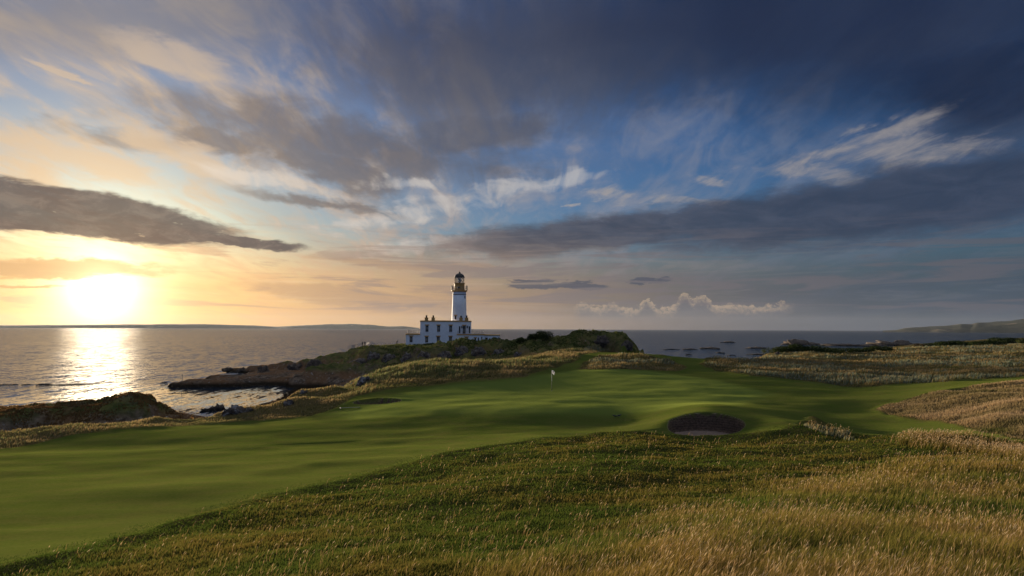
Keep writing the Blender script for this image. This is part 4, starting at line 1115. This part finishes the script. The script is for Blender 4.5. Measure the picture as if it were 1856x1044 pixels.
for a_, b_, w_, h_, l_ in ((650, 662, 34, 13, 'dark outcrop at the foot of the cliff nearest the rock spit'), (676, 655, 26, 15, 'dark outcrop on the cliff under the rope fence'),
        (706, 648, 30, 12, 'craggy outcrop on the cliff left of the house'), (738, 650, 26, 16, 'craggy outcrop below the left wing of the house'),
        (772, 644, 34, 14, 'broad outcrop straight below the left chimneys'), (806, 648, 28, 16, 'tall outcrop straight below the lighthouse tower'),
        (838, 638, 30, 13, 'outcrop high on the cliff below the terrace door'), (868, 640, 30, 12, 'outcrop on the cliff below the right extension of the house'),
        (905, 640, 30, 13, 'outcrop on the cliff just past the right end of the house'), (940, 644, 24, 9, 'low outcrop at the inland end of the cliff'),
        (1090, 622, 30, 13, 'outcrop on the near face of the far hillock'), (1136, 632, 24, 13, 'outcrop at the seaward end of the far hillock')):
    rock(a_, b_, w_, h_, l_, 'outcrops on the headland', 0.45 if a_ < 1000 else 0.1, deep=0.5)

# ------------------------------------------------------------------ leaf and blade materials
def blade_material(name, trans):
    m, nb = material(name)
    c = nb.attr('col').outputs['Color']
    d = nb.new('ShaderNodeBsdfDiffuse'); nb.put(d.inputs[0], c)
    t = nb.new('ShaderNodeBsdfTranslucent'); nb.put(t.inputs[0], c)
    x = nb.new('ShaderNodeMixShader'); x.inputs[0].default_value = trans
    nb.nt.links.new(d.outputs[0], x.inputs[1]); nb.nt.links.new(t.outputs[0], x.inputs[2]); finish(nb, x.outputs[0])
    return m
M_BLADE = blade_material('grass_blade', 0.45); M_LEAF = blade_material('leaf', 0.3); M_BARK = paint('bark', (0.06, 0.045, 0.03), 0.9, 0.3)

# ------------------------------------------------------------------ gorse bushes
def bush(px, r, w, h, label, cols, n=1500, leaf=None):
    x, y, z = on_ground(px, r)
    root = empty('bush', (x, y, z - 0.1), random.random() * 6); tag(root, label, 'bush', 'dark bushes')
    nl = 7
    cen = rng.normal(0, 1, (nl, 3)); cen /= np.linalg.norm(cen, axis=1)[:, None]; cen[:, 2] = np.abs(cen[:, 2]) * 0.7
    cen = cen * np.array([w * 0.30, w * 0.30, h * 0.42]) + np.array([0, 0, h * 0.30]); rad = rng.uniform(0.32, 0.52, nl)
    k_ = rng.integers(0, nl, n); d = rng.normal(0, 1, (n, 3)); d /= np.linalg.norm(d, axis=1)[:, None]
    rr = rad[k_] * (0.72 + 0.36 * rng.random(n))
    p = cen[k_] + d * rr[:, None] * np.array([w * 0.5, w * 0.5, h * 0.75]); p[:, 2] = np.maximum(p[:, 2], 0.05)
    lf = leaf or max(0.10, r * 0.0009)
    a = rng.normal(0, 1, (n, 3)); a /= np.linalg.norm(a, axis=1)[:, None]; q = np.cross(a, d); q /= np.linalg.norm(q, axis=1)[:, None] + 1e-6
    v = np.stack([p - a * lf, p + q * lf * 0.7, p + a * lf, p - q * lf * 0.7], 1).reshape(-1, 3)
    me = mesh_np('foliage', v, np.arange(n * 4), np.full(n, 4), False)
    t = rng.random(n)[:, None]; cc = np.array(cols[0]) * (1 - t) + np.array(cols[1]) * t
    cattr(me, 'col', np.repeat(cc, 4, 0)); link('foliage', me, M_LEAF, root)
    s_ = MB()
    for i in range(4): s_.tube((0, 0, -0.2), (cen[i][0] * 0.8, cen[i][1] * 0.8, cen[i][2]), 0.10, 6, 0.03)
    s_.build('stem', M_BARK, root)
DK = ((0.012, 0.020, 0.007), (0.040, 0.055, 0.018)); OL = ((0.022, 0.034, 0.010), (0.070, 0.080, 0.026))
bush(987, 187, 6.5, 3.8, 'dark round gorse bush on the headland crest between the house and the far hillock', DK, 2400)
bush(966, 189, 4.5, 2.2, 'small dark bush left of the round gorse bush on the headland', DK)
bush(948, 192, 4.5, 2.0, 'low olive bush on the crest behind the right end of the house', OL)
bush(764, 222, 3.2, 1.7, 'spiky bush against the left wing of the house', OL, 900)
bush(1410, 201, 9, 2.6, 'leftmost of the dark bushes at the shore edge of the far rough', OL, 2200)
bush(1437, 201, 10, 3.0, 'broad dark bush second from the left at the shore edge', DK, 2400)
bush(1470, 204, 12, 3.3, 'widest dark bush at the shore edge below the sea stack', DK, 2600)
bush(1502, 210, 9, 2.6, 'dark bush right of the widest one at the shore edge', OL, 2000)
bush(1550, 222, 12, 2.2, 'flat-topped dark bush in front of the beach', DK, 2000)
bush(1590, 226, 9, 2.0, 'low bush at the right end of the shore-edge bushes', OL, 1600)
bush(1712, 262, 9, 2.5, 'dark mound-shaped bush alone in the golden far rough', DK, 2000)
bush(1790, 300, 12, 2.6, 'dark bush in the far rough under the farmland hill', DK, 2000)
bush(1668, 345, 10, 3.4, 'reddish dark bush on the rise behind the beach', ((0.03, 0.018, 0.01), (0.06, 0.04, 0.02)), 2000)
bush(1705, 380, 16, 3.2, 'long dark bush on the ridge left of the hedge gap', DK, 2200)
bush(1756, 395, 20, 3.4, 'long dark bush along the far ridge', DK, 2400)
bush(1818, 405, 18, 3.8, 'tallest long dark bush on the far ridge', DK, 2400)
bush(1866, 380, 12, 3.0, 'dark bush at the right edge of the far ridge', OL, 1800)

# ------------------------------------------------------------------ grass
def grid_at(field, a, r):
    u = np.interp(a, az_, np.arange(NA)); v = np.interp(r, rr_, np.arange(NR))
    i = np.clip(u.astype(int), 0, NA - 2); j = np.clip(v.astype(int), 0, NR - 2); fu, fv = u - i, v - j
    return (field[i, j] * (1 - fu) + field[i + 1, j] * fu) * (1 - fv) + (field[i, j + 1] * (1 - fu) + field[i + 1, j + 1] * fu) * fv

def blades(pos, h, w, lean, col, tipcol, heads=None, mesh=None):
    """tapering bent blades: five points each"""
    n = len(pos)
    th = rng.random(n) * 2 * math.pi
    sx, sy = np.cos(th) * w / 2, np.sin(th) * w / 2
    ph = rng.random(n) * 2 * math.pi; wild = rng.random(n) * 0.35
    lx = h * (lean + wild * np.cos(ph)); ly = h * (0.08 + wild * np.sin(ph))
    b0 = pos - np.array([0, 0, 0.02])
    mid = pos + np.stack([lx * 0.35, ly * 0.35, h * 0.55], 1); tip = pos + np.stack([lx, ly, h * (1 - 0.25 * np.hypot(lean, wild))], 1)
    s = np.stack([sx, sy, np.zeros(n)], 1)
    v = np.stack([b0 - s, b0 + s, mid + s * 0.85, mid - s * 0.85, tip], 1)
    base = (np.arange(n) * 5)[:, None]
    f = np.concatenate([base + np.array([[0, 1, 2, 3]]), base + np.array([[3, 2, 4]])], 1)
    c = np.stack([col * 0.9, col * 0.9, col, col, tipcol], 1)
    return v.reshape(-1, 3), f.ravel(), np.tile([4, 3], n), c.reshape(-1, 3), tip, np.stack([lx, ly, h * 0.35], 1)
def head_quads(tip, d, L, w, col):
    n = len(tip); d = d / (np.linalg.norm(d, axis=1)[:, None] + 1e-9)
    th = rng.random(n) * 2 * math.pi
    s = np.stack([np.cos(th), np.sin(th), np.zeros(n)], 1) * (w / 2)[:, None]
    a = tip - d * (L * 0.5)[:, None]; m_ = tip + d * (L * 0.1)[:, None]; e = tip + d * (L * 0.6)[:, None]
    v = np.stack([a, m_ + s, e, m_ - s], 1)
    return v.reshape(-1, 3), np.arange(n * 4), np.full(n, 4), np.repeat(col, 4, 0)
def join(parts):
    vs, fs, ls, cs, o = [], [], [], [], 0
    for v, f, l, c in parts: vs.append(v); fs.append(f + o); ls.append(l); cs.append(c); o += len(v)
    return np.concatenate(vs), np.concatenate(fs), np.concatenate(ls), np.concatenate(cs)
def grass_object(name, parts, m, label):
    v, f, l, c = join(parts)
    me = mesh_np(name, v, f, l, False); cattr(me, 'col', c)
    return tag(link(name, me, m), label, 'grass', None, 'stuff')
def lerp(a, b_, t): return np.array(a)[None] * (1 - t)[:, None] + np.array(b_)[None] * t[:, None]
def scatter(n, r0, r1, a0=-46, a1=46):
    a = R_(a0) + rng.random(n) * R_(a1 - a0); r = np.exp(math.log(r0) + rng.random(n) * math.log(r1 / r0))
    x, y = np.sin(a) * r, np.cos(a) * r
    return a, r, x, y, grid_at(gz, a, r), grid_at(g_mown, a, r), grid_at(g_rk, a, r), grid_at(g_bun, a, r)
def keep(sel, *arr): return [q[sel] for q in arr]

# foreground rough
a, r, x, y, z, mw, rk, bu = scatter(820000, 3.6, 48, -52, 60)
a, r, x, y, z, mw = keep((mw < 0.05 + 1.5 * rng.random(len(a)) ** 1.3 * (a < R_(22))) & (rk < 0.5) & (bu > 1.12), a, r, x, y, z, mw)
tall = sstep(-2.5, 2.0, sdf(x, y, TALL) + fbm(x * 0.7, y * 0.7, 201, 3) * 1.0); nearr = sstep(-0.2, 0.5, sdf(x, y, NEARR))
cream = sstep(-0.4, 0.5, sdf(x, y, CREAM)); clump = sstep(-0.1, 1.0, sdf(x, y, CLUMP)) * (fbm(x * 1.3, y * 1.3, 207, 3) > -0.15)
edge = sstep(0.0, -1.6, mw); semi = sstep(-3.2, -0.6, mw) * (1 - sstep(-0.2, 0.5, sdf(x, y, NEARR)))
patch = fbm(x * 0.45, y * 0.45, 205, 4); pat2 = fbm(x * 0.13, y * 0.13, 209, 3); u = rng.random(len(x)); thin_ = (nearr < 0.5) | (rng.random(len(x)) < 0.25)
gold = np.clip(0.15 + 0.34 * patch + 0.20 * pat2 + 0.12 * tall + 0.55 * nearr + 0.25 * cream + (u - 0.5) * 0.5 - 0.28 * semi, 0, 1)
h = (0.050 + 0.04 * u + 0.030 * np.clip(patch, -1, 1)) * (0.45 + 0.55 * edge) + tall * (0.16 + 0.16 * u) + nearr * (0.16 + 0.10 * u) + cream * 0.30 + clump * (0.10 + 0.16 * u)
h = np.maximum(h, 0.04) * np.where(mw > 0.05, 0.55, 1.0)
w = np.maximum(0.006, r * 0.00105) * (0.8 + 0.5 * rng.random(len(x)))
col = lerp((0.050, 0.078, 0.013), (0.195, 0.122, 0.030), gold)
col = np.where((clump > 0.5)[:, None], lerp((0.10, 0.13, 0.05), (0.30, 0.27, 0.17), u), col)
col = col * (1 + 0.55 * tall)[:, None]
tip = col * 0.6 + lerp((0.09, 0.105, 0.024), (0.33, 0.215, 0.07), gold) * 0.4
v, f, l, c, tp, d = blades(np.stack([x, y, z], 1)[thin_], h[thin_], w[thin_], (0.18 + 0.15 * tall)[thin_], col[thin_], tip[thin_])
parts = [(v, f, l, c)]
# seeding stems, dense in the tall rough, sparse dots elsewhere
pr = np.clip(0.020 + 0.20 * tall * (0.45 + 0.9 * np.clip(patch, -0.4, 1)) + 0.16 * nearr + 0.75 * cream + 0.35 * clump, 0, 1) * (0.25 + 0.75 * edge)
s_ = np.nonzero(rng.random(len(x)) < pr * 0.55)[0]
n = len(s_); u = rng.random(n)
hs = 0.14 + 0.08 * u + tall[s_] * (0.20 + 0.18 * u) + nearr[s_] * (0.20 + 0.12 * u) + cream[s_] * (0.2 + 0.15 * u) + clump[s_] * 0.25
ws = np.maximum(0.0035, r[s_] * 0.0006)
straw = lerp((0.24, 0.155, 0.050), (0.38, 0.26, 0.11), u)
v, f, l, c, tp, d = blades(np.stack([x[s_], y[s_], z[s_]], 1), hs, ws, 0.30, straw * 0.8, straw)
parts.append((v, f, l, c))
hc = lerp((0.34, 0.20, 0.085), (0.56, 0.43, 0.26), rng.random(n))
parts.append(head_quads(tp, d, 0.045 + 0.04 * u + r[s_] * 0.0004, np.maximum(0.008, r[s_] * 0.0008), hc))
grass_object('rough_grass', parts, M_BLADE, 'long seeding golden and green grass over the near rough slope')

# the pale meadow right of the green
a, r, x, y, z, mw, rk, bu = scatter(270000, 35, 108, 22, 54)
a, r, x, y, z, mw = keep((mw < 0.0) & (sdf(x, y, NEARR) > 0), a, r, x, y, z, mw)
u = rng.random(len(x)); p1 = fbm(x * 0.10, y * 0.28, 241, 4); edge = sstep(0.0, -1.5, mw); low = sstep(2.5, 0.3, sdf(x, y, NEARR)) * (r < 52)
gold = np.clip(0.62 + 0.45 * p1 + (u - 0.5) * 0.3 - 0.5 * low, 0, 1)
h = (0.20 + 0.14 * u + 0.10 * p1) * (0.4 + 0.6 * edge)
col = lerp((0.080, 0.085, 0.024), (0.30, 0.200, 0.098), gold); tip = lerp((0.12, 0.12, 0.04), (0.50, 0.36, 0.21), gold)
v, f, l, c, tp, d = blades(np.stack([x, y, z], 1), h, np.maximum(0.008, r * 0.0007) * (0.7 + 0.6 * u), 0.22, col, tip)
grass_object('meadow_grass', [(v, f, l, c)], M_BLADE, 'pale pinkish straw meadow grass on the slope right of the green')

# dunes and far rough
a, r, x, y, z, mw, rk, bu = scatter(580000, 42, 420, -52, 54)
isl = g_mound; mo = grid_at(g_mound, a, r); hd_ = grid_at(g_head, a, r)
a, r, x, y, z, mw, mo, rk = keep((mw < 0.0) & ((r > 58) | (a < R_(-12))) & (sdf(x, y, NEARR) < 0.1) & (rk < 0.55) & (bu > 1.05) & (z > 2.2), a, r, x, y, z, mw, mo, rk)
nearr = sstep(-0.2, 0.5, sdf(x, y, NEARR)); edge = sstep(0.0, -1.5, mw)
p1 = fbm(x * 0.06, y * 0.16, 221, 4); p2 = fbm(x * 0.3, y * 0.3, 225, 3); u = rng.random(len(x))
shore = sstep(R_(-11), R_(-16), a)
marram = np.clip(sstep(-0.15, 0.35, p1) * edge * (1 - shore * 0.75), 0, 1)
tuft = sstep(-0.5, 0.35, p2 + 0.5 * fbm(x * 0.9, y * 0.9, 227, 2))
gold = np.clip(0.55 + 0.55 * p2 + 0.1 * shore - 0.35 * (1 - edge) + (u - 0.5) * 0.5, 0, 1)
h = (0.10 + 0.16 * u + 0.26 * tuft) * (0.35 + 0.65 * edge) * (1 - 0.55 * shore) + marram * 0.22 * tuft + mo * 0.15
w = np.maximum(0.012, r * 0.0008) * (0.8 + 0.6 * rng.random(len(x)))
col = lerp((0.050, 0.070, 0.018), (0.270, 0.190, 0.085), gold)
mc = lerp((0.075, 0.105, 0.060), (0.210, 0.220, 0.150), u); mc = np.where((a < R_(6))[:, None], lerp((0.055, 0.085, 0.022), (0.185, 0.180, 0.080), u), mc)
pick = rng.random(len(x)) < marram * 0.75
col = np.where(pick[:, None], mc, col)
tip = np.where(pick[:, None], mc * 1.2, col * 0.5 + lerp((0.10, 0.12, 0.04), (0.42, 0.30, 0.16), gold) * 0.5)
v, f, l, c, tp, d = blades(np.stack([x, y, z], 1), h, w, 0.25, col, tip)
grass_object('dune_grass', [(v, f, l, c)], M_BLADE, 'straw-coloured and grey-green dune grass round the green and along the shore')

# scrub and turf clinging to the headland and the knoll
a, r, x, y, z, mw, rk, bu = scatter(420000, 80, 275, -48, 14)
hd_ = grid_at(g_head, a, r); kn = grid_at(g_knoll, a, r)
pz = fbm(x * 0.16, y * 0.16, 231, 4); pf = fbm(x * 0.7, y * 0.7, 233, 3)
slp = grid_at(g_slope, a, r)
sel = (rk > 0.3) & (mw < -0.3) & (((hd_ > 0.05) & (pz + pf * 0.4 + (z - 7) * 0.06 - np.clip(slp - 0.40, 0, 2) * 1.5 > -0.05)) | ((kn > 0.12) & (pz * 0.9 + pf * 0.5 + (z - 4) * 0.15 - np.clip(slp - 0.4, 0, 2) * 0.8 > 0.0))) & (z > 2.5)
a, r, x, y, z, pz, pf, kn = keep(sel, a, r, x, y, z, pz, pf, kn)
n = len(x); u = rng.random(n)
h = (0.22 + 0.30 * u + 0.35 * np.clip(pf, 0, 1)) * np.where(kn > 0.12, 0.40, 0.85); w = r * 0.0016 * (0.7 + 0.7 * rng.random(n))
t = np.clip(0.35 + 0.5 * pf + (u - 0.5) * 0.6, 0, 1)
col = lerp((0.024, 0.044, 0.011), (0.135, 0.135, 0.042), t); col = np.where((kn > 0.12)[:, None], lerp((0.070, 0.042, 0.018), (0.22, 0.120, 0.045), t), col)
v, f, l, c, tp, d = blades(np.stack([x, y, z], 1), h, w, 0.15, col, col * 1.25)
grass_object('headland_scrub', [(v, f, l, c)], M_LEAF, 'dark low scrub and turf clinging to the rocky headland')

# ------------------------------------------------------------------ haze over the sea
HZ = 13700.0
hm = MB().box(-HZ, HZ, -HZ, HZ, -9.5, 240.0)
mz = bpy.data.materials.new('sea_haze'); mz.use_nodes = True; mz.node_tree.nodes.clear(); nb = NB(mz.node_tree)
pv = nb.new('ShaderNodeVolumePrincipled')
pv.inputs['Color'].default_value = (0.75, 0.83, 0.96, 1)
pv.inputs['Density'].default_value = 1.0e-5
pv.inputs['Anisotropy'].default_value = 0.3
ov = nb.new('ShaderNodeOutputMaterial'); nb.nt.links.new(pv.outputs[0], ov.inputs['Volume'])
tag(hm.build('haze', mz), 'thin pale sea haze over the water and the far hills', 'haze', None, 'stuff')
